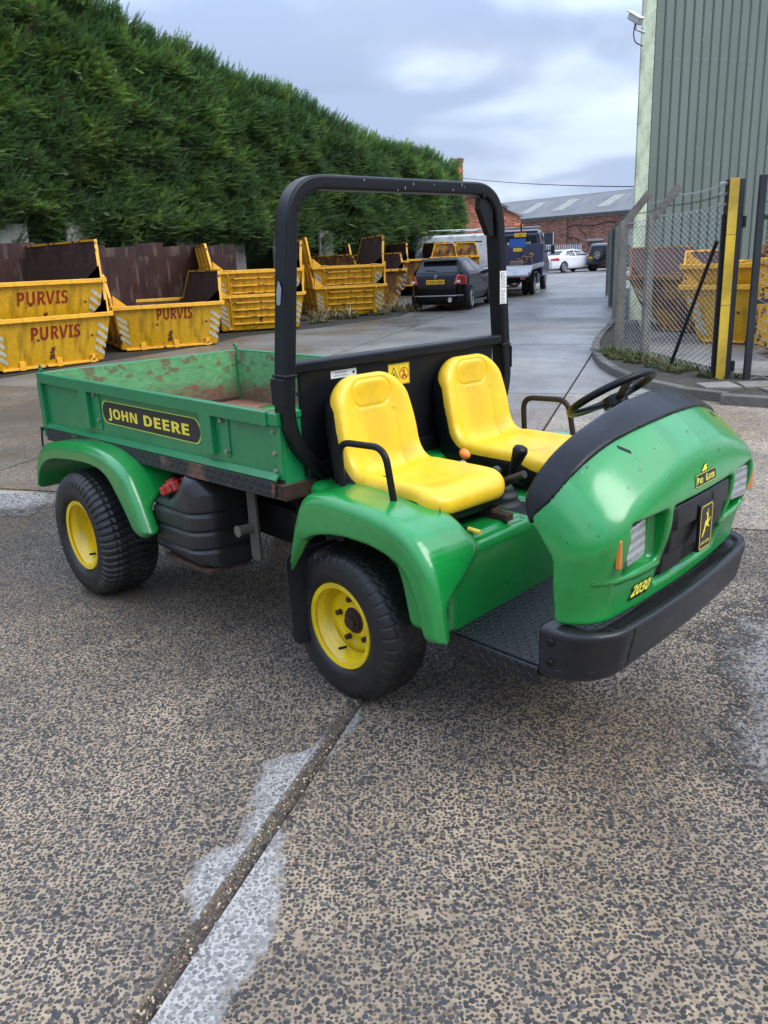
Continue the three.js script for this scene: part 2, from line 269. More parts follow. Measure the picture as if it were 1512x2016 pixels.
// the filled joint in the foreground is wide and gritty
{
  const r = rng(31), pebbles = [[], [], []];
  const one = new THREE.IcosahedronGeometry(1, 1); { const p = one.attributes.position; for (let i = 0; i < p.count; i++) { const k = 1 + 0.25 * perlin.noise(p.getX(i) * 1.6, p.getY(i) * 1.6, p.getZ(i) * 1.6); p.setXYZ(i, p.getX(i) * k, p.getY(i) * k * 0.7, p.getZ(i) * k); } one.computeVertexNormals(); }
  const N = 4200, im = new THREE.InstancedMesh(one, std(0xffffff, 0.85), N), m4 = new THREE.Matrix4(), q = new THREE.Quaternion(), e = new THREE.Euler();
  for (let i = 0; i < N; i++) { const s = -0.4 + 6.5 * Math.pow(r(), 1.3), t = (r() + r() - 1) * 0.030 - 0.006, [x, z] = xz(s, t), a = 0.0012 + 0.0042 * Math.pow(r(), 3); e.set(r() * 3, r() * 6, r() * 3); m4.compose(V3(x, gy(x, z) + 0.0022 + a * 0.2, z), q.setFromEuler(e), V3(a, a, a)); im.setMatrixAt(i, m4); const w = r(); im.setColorAt(i, w < 0.5 ? lin(0.16, 0.12, 0.08) : w < 0.72 ? lin(0.42, 0.32, 0.20) : w < 0.78 ? lin(0.3, 0.13, 0.08) : lin(0.05, 0.05, 0.05)); }
  im.name = 'joint_grit'; im.castShadow = im.receiveShadow = true; stuff(im); roadGroup.add(im);
  const strip = slab(-1.5, 6, -0.034, 0.020, 120, 3, -0.013, (s, t) => { const k = 0.17 + 0.14 * pfbm(s * 9, t * 30, 1, 3); return [k, k * 0.95, k * 0.85]; });
  add('joint_mud', strip, M.earth, roadGroup);
  M.mudTint = 1;
}
// worn white paint along the joint, pale patches with wet sheen painted in, and exposed stones
const edgeN = (s, t) => 0.055 * pfbm(s * 9, t * 9, 4.4, 4) + 0.035 * pfbm(s * 34, t * 34, 1.4, 3);
const leftW = smoothTable([[0.28, -0.02], [0.38, 0.11], [0.50, 0.15], [0.62, 0.09], [0.76, 0.095], [0.90, 0.15], [1.05, 0.15], [1.14, 0.06], [1.3, 0.025], [1.42, -0.02]]);
const rightW = smoothTable([[-0.6, 0.20], [0.02, 0.17], [0.24, 0.175], [0.44, 0.145], [0.58, 0.10], [0.70, 0.03], [0.9, 0.0], [1.2, 0.025], [1.35, 0.04], [1.55, -0.03]]);
const paint = (s, t) => s > 1.6 || s < -0.9 ? -1 : (t < 0 ? leftW(s) + (s < 0.3 ? -0.2 : 0) - Math.abs(t) : rightW(s) - t) + edgeN(s, t);
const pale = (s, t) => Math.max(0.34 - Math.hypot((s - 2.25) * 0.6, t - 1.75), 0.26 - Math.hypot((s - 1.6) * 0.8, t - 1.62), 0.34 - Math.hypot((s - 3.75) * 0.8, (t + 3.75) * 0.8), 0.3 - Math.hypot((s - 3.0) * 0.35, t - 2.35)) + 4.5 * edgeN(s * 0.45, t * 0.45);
function paintSheet(s0, s1, t0, t1, m, n, f, strength, keepJoint, name = 'worn_paint_and_sheen', color = lin(0.45, 0.42, 0.38), lift = 0.0035) {
  const d = new Uint8Array(m * n * 4);
  for (let j = 0; j < n; j++) for (let i = 0; i < m; i++) { const s = mix(s0, s1, j / n), t = mix(t0, t1, i / m), o = (j * m + i) * 4, edge = sat(Math.min(i, j, m - 1 - i, n - 1 - j) / 20), worn = 0.55 + 1.3 * pfbm(s * 26, t * 26, 7, 3) + 1.0 * pfbm(s * 90, t * 90, 3, 2), v = sat(sat(f(s, t) * (keepJoint || name === 'joint_dirt' ? 22 : 5) + 0.3) * (0.5 + worn)) * strength * edge * (keepJoint && Math.abs(t + 0.008) < 0.03 ? 0 : 1); d[o] = d[o + 1] = d[o + 2] = v * 255; d[o + 3] = 255; }
  const alpha = new THREE.DataTexture(d, m, n); alpha.magFilter = THREE.LinearFilter; alpha.needsUpdate = true;
  const g = slab(s0, s1, t0, t1, 20, 8, lift, () => [1, 1, 1]), uv = g.attributes.uv; for (let i = 0; i < uv.count; i++) uv.setXY(i, (uv.getY(i) - t0) / (t1 - t0), (uv.getX(i) - s0) / (s1 - s0));
  add(name, g, std(color, 0.85, { alphaMap: alpha, transparent: true, bumpMap: again(grit, 0.9), bumpScale: 0.003 }), roadGroup);
}
paintSheet(-0.8, 1.6, -0.30, 0.30, 512, 1536, paint, 0.80, true);
paintSheet(-0.8, 3.9, -0.09, 0.07, 192, 1536, (s, t) => 0.030 + 0.03 * pfbm(s * 8, t * 8, 2, 3) + 0.018 * pfbm(s * 30, t * 30, 2, 2) - Math.abs(t + 0.006), 0.9, false, 'joint_dirt', lin(0.075, 0.058, 0.042), 0.0028);
paintSheet(1.2, 3.9, 0.9, 3.0, 768, 768, pale, 0.42, false);  // pale blotches: paint residue and wet sky reflection, both put into the colour
paintSheet(3.0, 3.98, -4.46, -3.1, 512, 512, pale, 0.55, false);
{
  const r = rng(123), kinds = [];
  for (let k = 0; k < 8; k++) { // low faceted chips with a worn flat top
    const n = 5 + Math.floor(r() * 3), top = [], mid = [], a0 = r() * 6, el = 0.55 + 0.4 * r();
    for (let i = 0; i < n; i++) { const a = a0 + (i + 0.5 * r()) / n * 2 * Math.PI, q = 0.72 + 0.45 * r(); mid.push([q * Math.cos(a), q * el * Math.sin(a)]); top.push([q * 0.88 * Math.cos(a) + 0.03 * r(), q * el * 0.88 * Math.sin(a)]); }
    const pos = [], idx = []; for (let i = 0; i < n; i++) pos.push(mid[i][0] * 1.05, -0.4, mid[i][1] * 1.05); for (let i = 0; i < n; i++) pos.push(mid[i][0], 0.12, mid[i][1]); for (let i = 0; i < n; i++) pos.push(top[i][0], 0.30 + 0.06 * r(), top[i][1]);
    for (let i = 0; i < n; i++) { const j = (i + 1) % n; idx.push(i, i + n, j, j, i + n, j + n, i + n, i + 2 * n, j + n, j + n, i + 2 * n, j + 2 * n); if (i > 1) idx.push(2 * n, 2 * n + i, 2 * n + i - 1); }
    const g = new THREE.BufferGeometry(); g.setAttribute('position', new THREE.Float32BufferAttribute(pos, 3)); g.setIndex(idx); const f = g.toNonIndexed(); f.computeVertexNormals(); kinds.push(f);
  }
  const spots = kinds.map(() => []); const cell = 0.0123, occupied = new Map();
  for (let z = -1.15; z > -6.4; z -= cell) for (let x = -4.2; x < 4.2; x += cell) {
    const px = x + (r() - 0.5) * cell * 0.75, pz = z + (r() - 0.5) * cell * 0.75, [s, t] = st(px, pz), u = r(), v = r(), w = r(), k = r(), tone = r(), tilt = r(), d = Math.hypot(px, pz);
    if (Math.abs(px) > 0.53 * d + 0.35 || s > 3.99 || t < -4.48 || t > 4.38 || Math.abs(t + 0.004) < 0.026 + 0.012 * perlin.noise(s * 6, 1, 2)) continue;
    const bare = 0.0 + 0.30 * sstep(0.05, 0.4, pfbm(px * 2.2, pz * 2.2, 8.8, 3)) + (s > 3.6 ? 0.2 : 0);
    if (u < bare * 0.8 + 0.02) continue;
    spots[Math.floor(k * kinds.length)].push([px, pz, 0.0050 + 0.0050 * Math.pow(v, 1.4), w * 6.283, tone, paint(s, t) > 0.005, tilt]);
  }
  const m4 = new THREE.Matrix4(), q = new THREE.Quaternion(), e = new THREE.Euler(), mat = phys(0xffffff, 0.58, { specularIntensity: 0.6 });
  spots.forEach((list, k) => {
    const im = new THREE.InstancedMesh(kinds[k], mat, list.length);
    list.forEach(([x, z, a, turn, tone, white, tilt], i) => { e.set((tilt - 0.5) * 0.16, turn, (tone - 0.5) * 0.16); m4.compose(V3(x, gy(x, z) - 0.0002 + (white ? 0.0034 : pale(...st(x, z)) > -0.1 ? 0.0024 : 0), z), q.setFromEuler(e), V3(a, a * 0.6, a)); im.setMatrixAt(i, m4); const b = damp(x, z)[0], c = white ? 0.11 + 0.13 * tone : (0.034 + 0.062 * tone * tone) * mix(1, b, 0.6); im.setColorAt(i, tone > 0.88 && !white ? lin(0.12, 0.088, 0.062) : lin(c * 1.06, c, c * 0.95)); });
    im.name = 'exposed_stone'; im.castShadow = im.receiveShadow = true; stuff(im); roadGroup.add(im);
  });
}
// ---------------------------------------------------------------- kerb and verge
{
  const line = new THREE.CatmullRomCurve3([[8.9, -31], [6.6, -23.5], [5.05, -18.3], [4.12, -15.7], [3.6, -14.05], [3.3, -12.7], [3.17, -11.5], [3.24, -10.3], [3.46, -9.5], [3.85, -8.95], [4.5, -8.55], [6.0, -8.1], [9, -7.2]].map(([x, z]) => V3(x, 0, z)), false, 'catmullrom', 0.5);
  const L = line.getLength(), n = Math.round(L / 0.62), r = rng(14), pts = line.getSpacedPoints(n), kerb = thing('kerb', 'low worn concrete kerb curving round the weedy verge below the chain-link fence', 'kerb');
  const km = [0, 1, 2].map((k) => std(lin(0.34 + 0.05 * k, 0.325 + 0.05 * k, 0.30 + 0.045 * k), 0.8, { map: again(wearTex, 0.8), bumpMap: again(grit, 1), bumpScale: 0.005 }));
  for (let i = 0; i < n; i++) { const a = pts[i].clone(), b = pts[i + 1].clone(), d = b.clone().sub(a), side = V3(-d.z, 0, d.x).normalize(); if (side.x < 0 && a.z < -9.3) side.negate(); a.y = gy(a.x, a.z); b.y = gy(b.x, b.z); const m = a.clone().add(b).multiplyScalar(0.5).addScaledVector(side, 0.062), g = rbox(d.length() - 0.008, 0.24, 0.125, 0.018); g.rotateZ((r() - 0.5) * 0.02).rotateY(Math.atan2(-d.z, d.x) + (r() - 0.5) * 0.03).translate(m.x, m.y - 0.015 + 0.008 * r(), m.z); add('kerb_stone', planar(g.index ? g.toNonIndexed() : g), km[i % 3], kerb); }
  const vp = line.getSpacedPoints(70).map((p) => [p.x + 0.03, p.z - 0.0]), sh = new THREE.Shape([...vp.map(([x, z]) => new THREE.Vector2(x, -z)), new THREE.Vector2(14, 7), new THREE.Vector2(14, 33)]), sg = new THREE.ShapeGeometry(sh, 1);
  const p = sg.attributes.position, q = []; for (let i = 0; i < p.count; i++) { const x = p.getX(i), z = -p.getY(i); p.setXYZ(i, x, gy(x, z) + 0.075, z); q.push(1, 1, 1); sg.attributes.uv.setXY(i, x, z); } sg.setAttribute('color', new THREE.Float32BufferAttribute(q, 3)); sg.computeVertexNormals();
  const verge = structure(add('verge', sg, M.earth, scene)); verge.userData.label = 'raised strip of earth and broken paving behind the kerb';
  const yg = new THREE.ShapeGeometry(new THREE.Shape([[4.55, 10.35], [4.2, 13.1], [6.3, 20.5], [26, 20.5], [26, 9.3], [5.2, 9.9]].map(([x, y]) => new THREE.Vector2(x, y)))), yp0 = yg.attributes.position, yc = [];
  for (let i = 0; i < yp0.count; i++) { const x = yp0.getX(i), z = -yp0.getY(i); yp0.setXYZ(i, x, gy(x, z) + 0.084, z); yg.attributes.uv.setXY(i, x, z); yc.push(0.78, 0.77, 0.75); } yg.setAttribute('color', new THREE.Float32BufferAttribute(yc, 3)); yg.computeVertexNormals();
  const yard = structure(add('yard_pavement', yg, M.concrete, scene)); yard.userData.label = 'concrete floor of the fenced skip yard';
  // broken paving flags in front of the gate
  const pave = new THREE.Group(); pave.name = 'gate_paving'; structure(pave); pave.userData.label = 'broken stone flags with moss in front of the gate'; scene.add(pave);
  const pm = [0, 1, 2].map((k) => std(lin(0.55 + 0.1 * k, 0.53 + 0.1 * k, 0.50 + 0.09 * k), 0.75, { map: again(wearTex, 0.7), bumpMap: again(grit, 0.8), bumpScale: 0.008, roughnessMap: again(wetGloss, 0.5) }));
  for (let i = 0; i < 9; i++) for (let j = 0; j < 3; j++) { const x = 3.95 + i * 0.43 + j * 0.1 + r() * 0.04, z = -9.62 + j * 0.42 + i * 0.05; if (x < 3.85 + j * 0.35) continue; const w = 0.38, pts4 = [[-w / 2, -0.18], [w / 2, -0.19], [w / 2, 0.18], [-w / 2, 0.17]].map(([a, b]) => [a + (r() - 0.5) * 0.05, b + (r() - 0.5) * 0.05]); const g = prism(pts4, 0.06, 0.006).rotateX(-Math.PI / 2).rotateZ((r() - 0.5) * 0.02).rotateX((r() - 0.5) * 0.03).rotateY(-0.1).translate(x, gy(x, z) + 0.072, z); add('paving_flag', planar(g.index ? g.toNonIndexed() : g), pm[Math.floor(r() * 3)], pave); }
}
function tufts(name, label, spots, blade, colours, seed, category = 'weeds') { // grass and weeds: many small bent blades
  const r = rng(seed), geo = [];
  const g = new THREE.BufferGeometry(), pos = [];
  for (let k = 0; k < 7; k++) { const a = k * 0.9 + r(), l = 0.6 + 0.5 * r(), b = 0.35 + 0.5 * r(), w = 0.07, c = Math.cos(a), s = Math.sin(a); const P = (t, sd) => [c * b * t * t + -s * sd * w * (1 - t), l * t * (1 - 0.25 * t), s * b * t * t + c * sd * w * (1 - t)]; const q = [P(0, -1), P(0, 1), P(0.5, 1), P(0.5, -1), P(1, 0)]; pos.push(...q[0], ...q[1], ...q[2], ...q[0], ...q[2], ...q[3], ...q[3], ...q[2], ...q[4]); }
  g.setAttribute('position', new THREE.Float32BufferAttribute(pos, 3)); g.computeVertexNormals();
  const im = new THREE.InstancedMesh(g, std(0xffffff, 0.9, { side: THREE.DoubleSide }), spots.length), m4 = new THREE.Matrix4(), q = new THREE.Quaternion(), e = new THREE.Euler();
  spots.forEach(([x, y, z, k = 1], i) => { const a = blade * k * (0.5 + r()); e.set((r() - 0.5) * 0.5, r() * 6.3, (r() - 0.5) * 0.5); m4.compose(V3(x, y, z), q.setFromEuler(e), V3(a, a * (0.6 + 0.7 * r()), a)); im.setMatrixAt(i, m4); const c = colours[Math.floor(r() * colours.length)], v = 0.7 + 0.6 * r(); im.setColorAt(i, lin(c[0] * v, c[1] * v, c[2] * v)); });
  im.name = numbered(name); im.castShadow = im.receiveShadow = true; im.userData = { label, category, kind: 'stuff' }; scene.add(im);
}
{
  const r = rng(61), a = [], b = [], c = [], d = [], greens = [[0.06, 0.10, 0.02], [0.09, 0.12, 0.03], [0.16, 0.14, 0.06], [0.12, 0.11, 0.05]], straw = [[0.30, 0.24, 0.13], [0.22, 0.18, 0.09], [0.14, 0.12, 0.06], [0.08, 0.10, 0.03]];
  for (let i = 0; i < 2600; i++) { const t = r(), x = mix(3.5, 4.25, t) + (r() - 0.55) * 0.55, z = mix(-13.4, -10.2, t) + (r() - 0.5) * 0.3; if (x < 3.42 - (z + 10.5) * 0.0) continue; if (perlin.noise(x * 2.2, z * 2.2, 3) < -0.12) continue; a.push([x, gy(x, z) + 0.075, z, r() < 0.1 ? 1.8 : 0.8]); }
  for (let i = 0; i < 700; i++) { const x = 3.6 + 2.6 * r(), z = -9.15 - 0.35 * r() - (x - 3.6) * 0.02; if (perlin.noise(x * 3, z * 3, 1) < 0) continue; b.push([x, gy(x, z) + 0.07, z, 0.45]); }
  for (let i = 0; i < 5200; i++) { const t = r(), x = mix(-4.6, 0.9, t) + (r() - 0.5) * 1.0, z = mix(-19.8, -25.6, t) + (r() - 0.5) * 1.6; if (perlin.noise(x * 1.3, z * 1.3, 5) < -0.02) continue; c.push([x, gy(x, z), z, r() < 0.12 ? 1.9 : 0.8]); }
  for (let i = 0; i < 500; i++) { const x = -3.9 - 1.6 * r(), z = -7.2 - 2.4 * r(); if (perlin.noise(x * 2, z * 2, 2) < 0.1) continue; d.push([x, gy(x, z), z, 0.4]); }
  tufts('verge_weeds', 'low green weeds and moss along the foot of the chain-link fence', a, 0.075, greens, 62);
  tufts('paving_moss', 'thin moss and grass between the flags before the gate', b, 0.05, [[0.07, 0.10, 0.02], [0.11, 0.13, 0.03]], 63);
  tufts('dry_grass', 'straw-coloured dead grass and weeds in front of the stacked skips', c, 0.16, straw, 64, 'grass');
  const soil = structure(add('skip_bay_soil', [0].map(() => { const sh = new THREE.Shape([[-16, 8.4], [-6.9, 12.6], [-3.6, 17.6], [-3.1, 19.2], [-1.2, 20.9], [0.7, 23.4], [1.3, 26], [4.4, 36], [4.2, 42], [-6, 42], [-20, 20]].map(([x, y]) => new THREE.Vector2(x, y))), g = new THREE.ShapeGeometry(sh); const p = g.attributes.position, col = []; for (let i = 0; i < p.count; i++) { const x = p.getX(i), z = -p.getY(i); p.setXYZ(i, x, gy(x, z) + 0.004, z); g.attributes.uv.setXY(i, x, z); col.push(0.55, 0.55, 0.52); } g.setAttribute('color', new THREE.Float32BufferAttribute(col, 3)); g.computeVertexNormals(); return g; })[0], M.earth, scene)); soil.userData.label = 'bare soil under the row of skips by the hedge';
}
// ---------------------------------------------------------------- hedge
{
  const A = [-8.3, -16.7], D = [0.46, -0.888], Nn = [0.888, 0.46]; // face line and outward normal (towards the road)
  const hedge = thing('conifer_hedge', 'tall dense green conifer hedge behind the row of yellow skips', 'hedge');
  const top = (t) => gy(0, A[1] + D[1] * t) + mix(8.1, 6.3, sat((t + 2) / 14)) - 1.25 * sstep(8, 28, t) + 0.34 * perlin.noise(t * 0.35, 3.3, 1.2) + 0.22 * perlin.noise(t * 0.9, 1.3, 5.2), bottom = (t) => mix(2.45, 1.85, sat(t / 26)) + gy(0, A[1] + D[1] * t) - 0.1;
  const bulge = (t, y) => 0.42 * perlin.noise(t * 0.38, y * 0.42, 4.4) + 0.36 * perlin.noise(t * 0.95, y * 0.9, 8.1) + 0.30 * perlin.noise(t * 2.0, y * 2.4, 2.2);
  const dir = (t) => A.map((v, i) => v + D[i] * t), r = rng(204), n = 88000, spray = (() => { // a flat feathered conifer spray, lying along +z
    const pos = [], rr = rng(7), tri = (a, b, c) => pos.push(...a, ...b, ...c);
    for (let k = 0; k < 7; k++) { const t = k / 7, l = (0.42 - 0.30 * t) * (0.7 + 0.5 * rr()), w = 0.048; for (const s of [-1, 1]) { const a = 0.65 + 0.25 * rr(), x0 = 0, z0 = t * 0.9, dx = s * Math.sin(a) * l, dz = Math.cos(a) * l, lift = 0.10 * (rr() - 0.4); tri([x0, 0, z0 - w], [x0, 0, z0 + w], [dx, lift, z0 + dz]); tri([dx * 0.4, lift * 0.4, z0 + dz * 0.35], [dx * 0.4 + s * 0.05, lift * 0.4 + 0.02, z0 + dz * 0.35 + 0.02], [dx * 0.55, lift + 0.02, z0 + dz * 0.4 + 0.16]); } }
    tri([-0.025, 0, 0], [0.025, 0, 0], [0, 0.03, 1.15]);
    const g = new THREE.BufferGeometry(); g.setAttribute('position', new THREE.Float32BufferAttribute(pos, 3)); g.computeVertexNormals(); return g;
  })();
  const im = new THREE.InstancedMesh(spray, phys(0xffffff, 0.93, { side: THREE.DoubleSide, transmission: 0.4, thickness: 0, specularIntensity: 0.8 }), n), m4 = new THREE.Matrix4(), q = new THREE.Quaternion(), up = V3(0, 1, 0), bx = V3(), by = V3(), bz = V3();
  let i = 0;
  while (i < n) {
    const end = r() < 0.08, roof = !end && r() < 0.16; let t, y, out, x, z, nx = Nn[0], nz = Nn[1], ny = 0;
    t = end ? 26.6 + 0.3 * r() : -9 + 35.9 * Math.pow(r(), 1.1); const yt = top(t), yb0 = bottom(t) - 0.25 * r() * r() * 2;
    if (roof) { const d = 1.8 * r(); y = yt + 0.1 * r() - 0.12 * d * d * 0.3; const p = dir(t); x = p[0] - Nn[0] * d; z = p[1] - Nn[1] * d; ny = 1.2; }
    else { y = mix(yb0, yt, Math.pow(r(), 0.88)); const h = sat((y - yb0) / (yt - yb0)), round = 0.55 * sstep(0.82, 1, h) ** 2 * 1.4, tuck = -0.25 * sstep(0.12, 0, h); out = bulge(t, y) - round + tuck - 0.28 * r() * r(); if (end) { const d = 2.2 * r(); const p = dir(26.7 + bulge(d * 2 + 90, y)); x = p[0] - Nn[0] * d; z = p[1] - Nn[1] * d; nx = D[0]; nz = D[1]; } else { const p = dir(t); x = p[0] + Nn[0] * out; z = p[1] + Nn[1] * out; } ny = 0.8 * sstep(0.85, 1, h); }
    const hole = perlin.noise(x * 0.9 + 31, y * 1.3, z * 0.9) + 0.5 * perlin.noise(x * 2.1, y * 2.6, z * 2.1 + 7); if (!roof && hole < -0.30 && r() < 0.85) continue;
    const clump = perlin.noise(x * 1.1 + z * 1.1, y * 1.5, z * 1.1), s = (0.34 + 0.30 * r() * r()) * (1 + 0.3 * clump);
    // sprays sweep along the hedge and up, as wind-combed conifers do
    bz.set(nx * 0.75 + D[0] * 0.45 + 1.5 * (r() - 0.5), 0.40 + ny * 0.8 + 1.3 * (r() - 0.5), nz * 0.75 + D[1] * 0.2 + 1.5 * (r() - 0.5)).normalize();
    if (roof && r() < 0.14) { bz.set(0.5 * (r() - 0.5) + 0.25, 1, 0.4 * (r() - 0.5)).normalize(); y += 0.12 * r(); }
    by.set(0.5 * (r() - 0.5) + (Math.abs(bz.y) > 0.8 ? 1 : 0), 1, 0.5 * (r() - 0.5)); bx.crossVectors(by, bz).normalize(); by.crossVectors(bz, bx);
    m4.makeBasis(bx.multiplyScalar(s * 0.8), by.multiplyScalar(s), bz.multiplyScalar(s)).setPosition(x, y, z); im.setMatrixAt(i, m4);
    const young = sstep(0.1, 0.45, clump + 0.5 * (r() - 0.45)), v = 0.70 + 1.15 * r() * r(), dead = r() < 0.018; im.setColorAt(i, dead ? lin(0.14, 0.085, 0.04) : lin(mix(0.096, 0.215, young) * v, mix(0.205, 0.350, young) * v, mix(0.046, 0.056, young) * v)); i++;
  }
  im.name = 'foliage'; im.castShadow = im.receiveShadow = true; stuff(im); hedge.add(im);
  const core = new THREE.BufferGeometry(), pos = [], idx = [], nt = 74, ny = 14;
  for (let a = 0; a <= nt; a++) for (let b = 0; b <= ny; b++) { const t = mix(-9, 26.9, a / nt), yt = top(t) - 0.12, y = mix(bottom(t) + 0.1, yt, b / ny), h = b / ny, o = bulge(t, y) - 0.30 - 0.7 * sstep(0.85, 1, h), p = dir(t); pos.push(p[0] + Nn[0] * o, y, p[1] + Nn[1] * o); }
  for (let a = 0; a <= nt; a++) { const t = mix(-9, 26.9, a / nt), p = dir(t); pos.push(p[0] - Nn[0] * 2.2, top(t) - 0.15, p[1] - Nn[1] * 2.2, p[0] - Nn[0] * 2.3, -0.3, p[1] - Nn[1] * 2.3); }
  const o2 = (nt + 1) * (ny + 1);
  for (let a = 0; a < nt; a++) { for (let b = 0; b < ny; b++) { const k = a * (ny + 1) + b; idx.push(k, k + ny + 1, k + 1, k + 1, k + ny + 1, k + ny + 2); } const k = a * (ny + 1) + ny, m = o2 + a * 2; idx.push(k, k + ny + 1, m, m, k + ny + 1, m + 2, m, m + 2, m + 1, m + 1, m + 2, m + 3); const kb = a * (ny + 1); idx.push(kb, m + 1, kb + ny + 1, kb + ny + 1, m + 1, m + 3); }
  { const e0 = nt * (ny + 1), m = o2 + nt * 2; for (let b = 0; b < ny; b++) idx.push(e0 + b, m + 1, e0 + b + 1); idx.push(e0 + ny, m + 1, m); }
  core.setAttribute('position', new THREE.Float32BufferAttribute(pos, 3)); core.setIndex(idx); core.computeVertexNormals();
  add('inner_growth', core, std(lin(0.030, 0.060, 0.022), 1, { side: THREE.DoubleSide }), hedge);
  const tr = rng(3); for (let k = 0; k < 26; k++) { const t = -8.5 + k * 1.36 + tr() * 0.4, p = dir(t), bxx = p[0] - Nn[0] * 0.9, bzz = p[1] - Nn[1] * 0.9; add('trunk', [rod(V3(bxx, gy(bxx, bzz) - 0.1, bzz), V3(bxx + 0.1 * (tr() - 0.5), 3.6, bzz + 0.1 * (tr() - 0.5)), 0.13, 9, 0.08)], std(lin(0.05, 0.036, 0.026), 0.95), hedge); }
  // concrete panel wall and steel sheets behind the skips
  const wall = thing('concrete_panel_wall', 'pale concrete panel wall half hidden under the hedge', 'wall');
  const cm = std(lin(0.85, 0.85, 0.82), 0.9, { map: again(wearTex, 0.6), bumpMap: again(grit, 0.5), bumpScale: 0.006 });
  const turn = Math.atan2(-D[1], D[0]);
  for (const [t, w, h] of [[-5.2, 1.2, 2.72], [-3.3, 1.0, 2.76], [-1.6, 0.95, 2.74], [0.15, 1.05, 2.78], [1.9, 0.9, 2.7], [3.75, 0.62, 2.72], [5.5, 0.6, 2.75], [7.6, 0.9, 2.7], [9.8, 0.8, 2.66], [12.2, 0.9, 2.6], [15, 0.9, 2.55]]) { const p = dir(t), x = p[0] - Nn[0] * 0.25, z = p[1] - Nn[1] * 0.25; const g = rbox(w, h, 0.09, 0.015).rotateY(turn).translate(x, h / 2 + gy(x, z) - 0.1, z); add('wall_panel', planar(g.toNonIndexed ? (g.index ? g.toNonIndexed() : g) : g), cm, wall); }
  const sheets = thing('steel_sheet_fence', 'rust-brown steel sheet screen standing behind the skips below the hedge', 'fence'), sr = rng(19);
  const rm = [0, 1, 2].map((k) => std(0xffffff, 0.85, { map: texture(256, (u, v) => { const n = N1(u + k * 0.3, v * 0.25 + k * 0.2), f = N3(u, v * 0.3), c = 0.7 + 0.5 * (n - 0.4) + 0.2 * (f - 0.5), pale = sstep(0.62, 0.72, N2(u * 1.0, v * 0.2 + 0.3 * k)); return [mix(0.29, 0.42, pale) * c, mix(0.175, 0.34, pale) * c, mix(0.15, 0.30, pale) * c]; }), roughnessMap: gloss }));
  for (let k = 0; k < 17; k++) { const t = -7.5 + k * 0.98, p = dir(t), x = p[0] + Nn[0] * 0.55, z = p[1] + Nn[1] * 0.55, h = 2.28 - 0.012 * k + 0.10 * (sr() - 0.5); const g = prism([[-0.485, 0], [0.485, 0], [0.485, h], [0.40, h + 0.01], [-0.485, h - 0.02]], 0.02).rotateY(turn + 0.02 * (sr() - 0.5)).translate(x, gy(x, z) - 0.02, z); add('steel_sheet', planar(g.index ? g.toNonIndexed() : g), rm[Math.floor(sr() * 3)], sheets); }
}
// ---------------------------------------------------------------- skips
const skipPaint = texture(512, (u, v) => { const n = N1(u, v), f = N3(u, v), run = N2(u * 1.5, v * 0.25), d = sstep(0.46, 0.80, run), r = sstep(0.70, 0.74, n + 0.2 * (f - 0.5)), k = 0.97 + 0.16 * (f - 0.5) - 0.20 * d; return [mix(0.85 * k, 0.30, r * 0.9), mix(0.645 * k, 0.17, r * 0.9), mix(0.10 * k, 0.09, r * 0.8)]; });
const skipRim = texture(256, (u, v) => { const r = sstep(0.64, 0.70, N2(u, v) + 0.2 * (N5(u, v) - 0.5)), k = 0.9 + 0.2 * N3(u, v); return [mix(0.90 * k, 0.33, r), mix(0.66 * k, 0.2, r), mix(0.17 * k, 0.12, r)]; });
const rustSheet = texture(512, (u, v) => { const k = 0.66 + 0.5 * (N1(u, v * 0.6) - 0.35) + 0.22 * (N3(u, v) - 0.5), w = sstep(0.60, 0.74, N2(u, v)); return [mix(0.33, 0.40, w) * k, mix(0.205, 0.29, w) * k, mix(0.175, 0.25, w) * k]; });
Object.assign(M, {
  skip: std(0xffffff, 0.55, { map: skipPaint, roughnessMap: gloss, bumpMap: again(dents, 0.5), bumpScale: 0.02 }), rimBar: std(0xffffff, 0.55, { map: skipRim, roughnessMap: gloss }), skipIn: std(0xffffff, 0.8, { map: rustSheet, bumpMap: fineBump, bumpScale: 0.003 }),
  white: std(lin(0.55, 0.54, 0.48), 0.6, { map: again(skipRim, 0.7) }), skipRusty: std(0xffffff, 0.75, { map: texture(512, (u, v) => { const n = N1(u, v), f = N3(u, v), r = sstep(0.44, 0.60, n + 0.2 * (f - 0.5)), k = 0.82 + 0.25 * (f - 0.5); return [mix(0.78 * k, 0.42, r), mix(0.56 * k, 0.27, r), mix(0.20 * k, 0.16, r)]; }) }),
});
M.stripe = std(lin(0.60, 0.59, 0.52), 0.55, { map: again(texture(128, (u, v) => { const k = 0.8 + 0.25 * N3(u, v); return [k, k, k * 0.96]; }), 1) });
const stencil = (txt, w, h, bridges = true) => canvasTexture(w, h, (c) => { c.clearRect(0, 0, w, h); c.fillStyle = '#8c1c14'; c.font = `bold ${h * 1.28}px sans-serif`; c.textBaseline = 'middle'; c.textAlign = 'center'; const m = c.measureText(txt).width; c.save(); c.translate(w / 2, h / 2); c.scale(w * 0.95 / m, 1); c.fillText(txt, 0, 0); c.restore(); if (bridges) { c.globalCompositeOperation = 'destination-out'; const n = txt.length; for (let k = 0; k < n; k++) { c.fillRect((k + 0.42) * w / n, 0, w * 0.007, h); } const r = rng(9); for (let k = 0; k < 90; k++) c.fillRect(r() * w, r() * h, 2 + 5 * r(), 2 + 4 * r()); } });
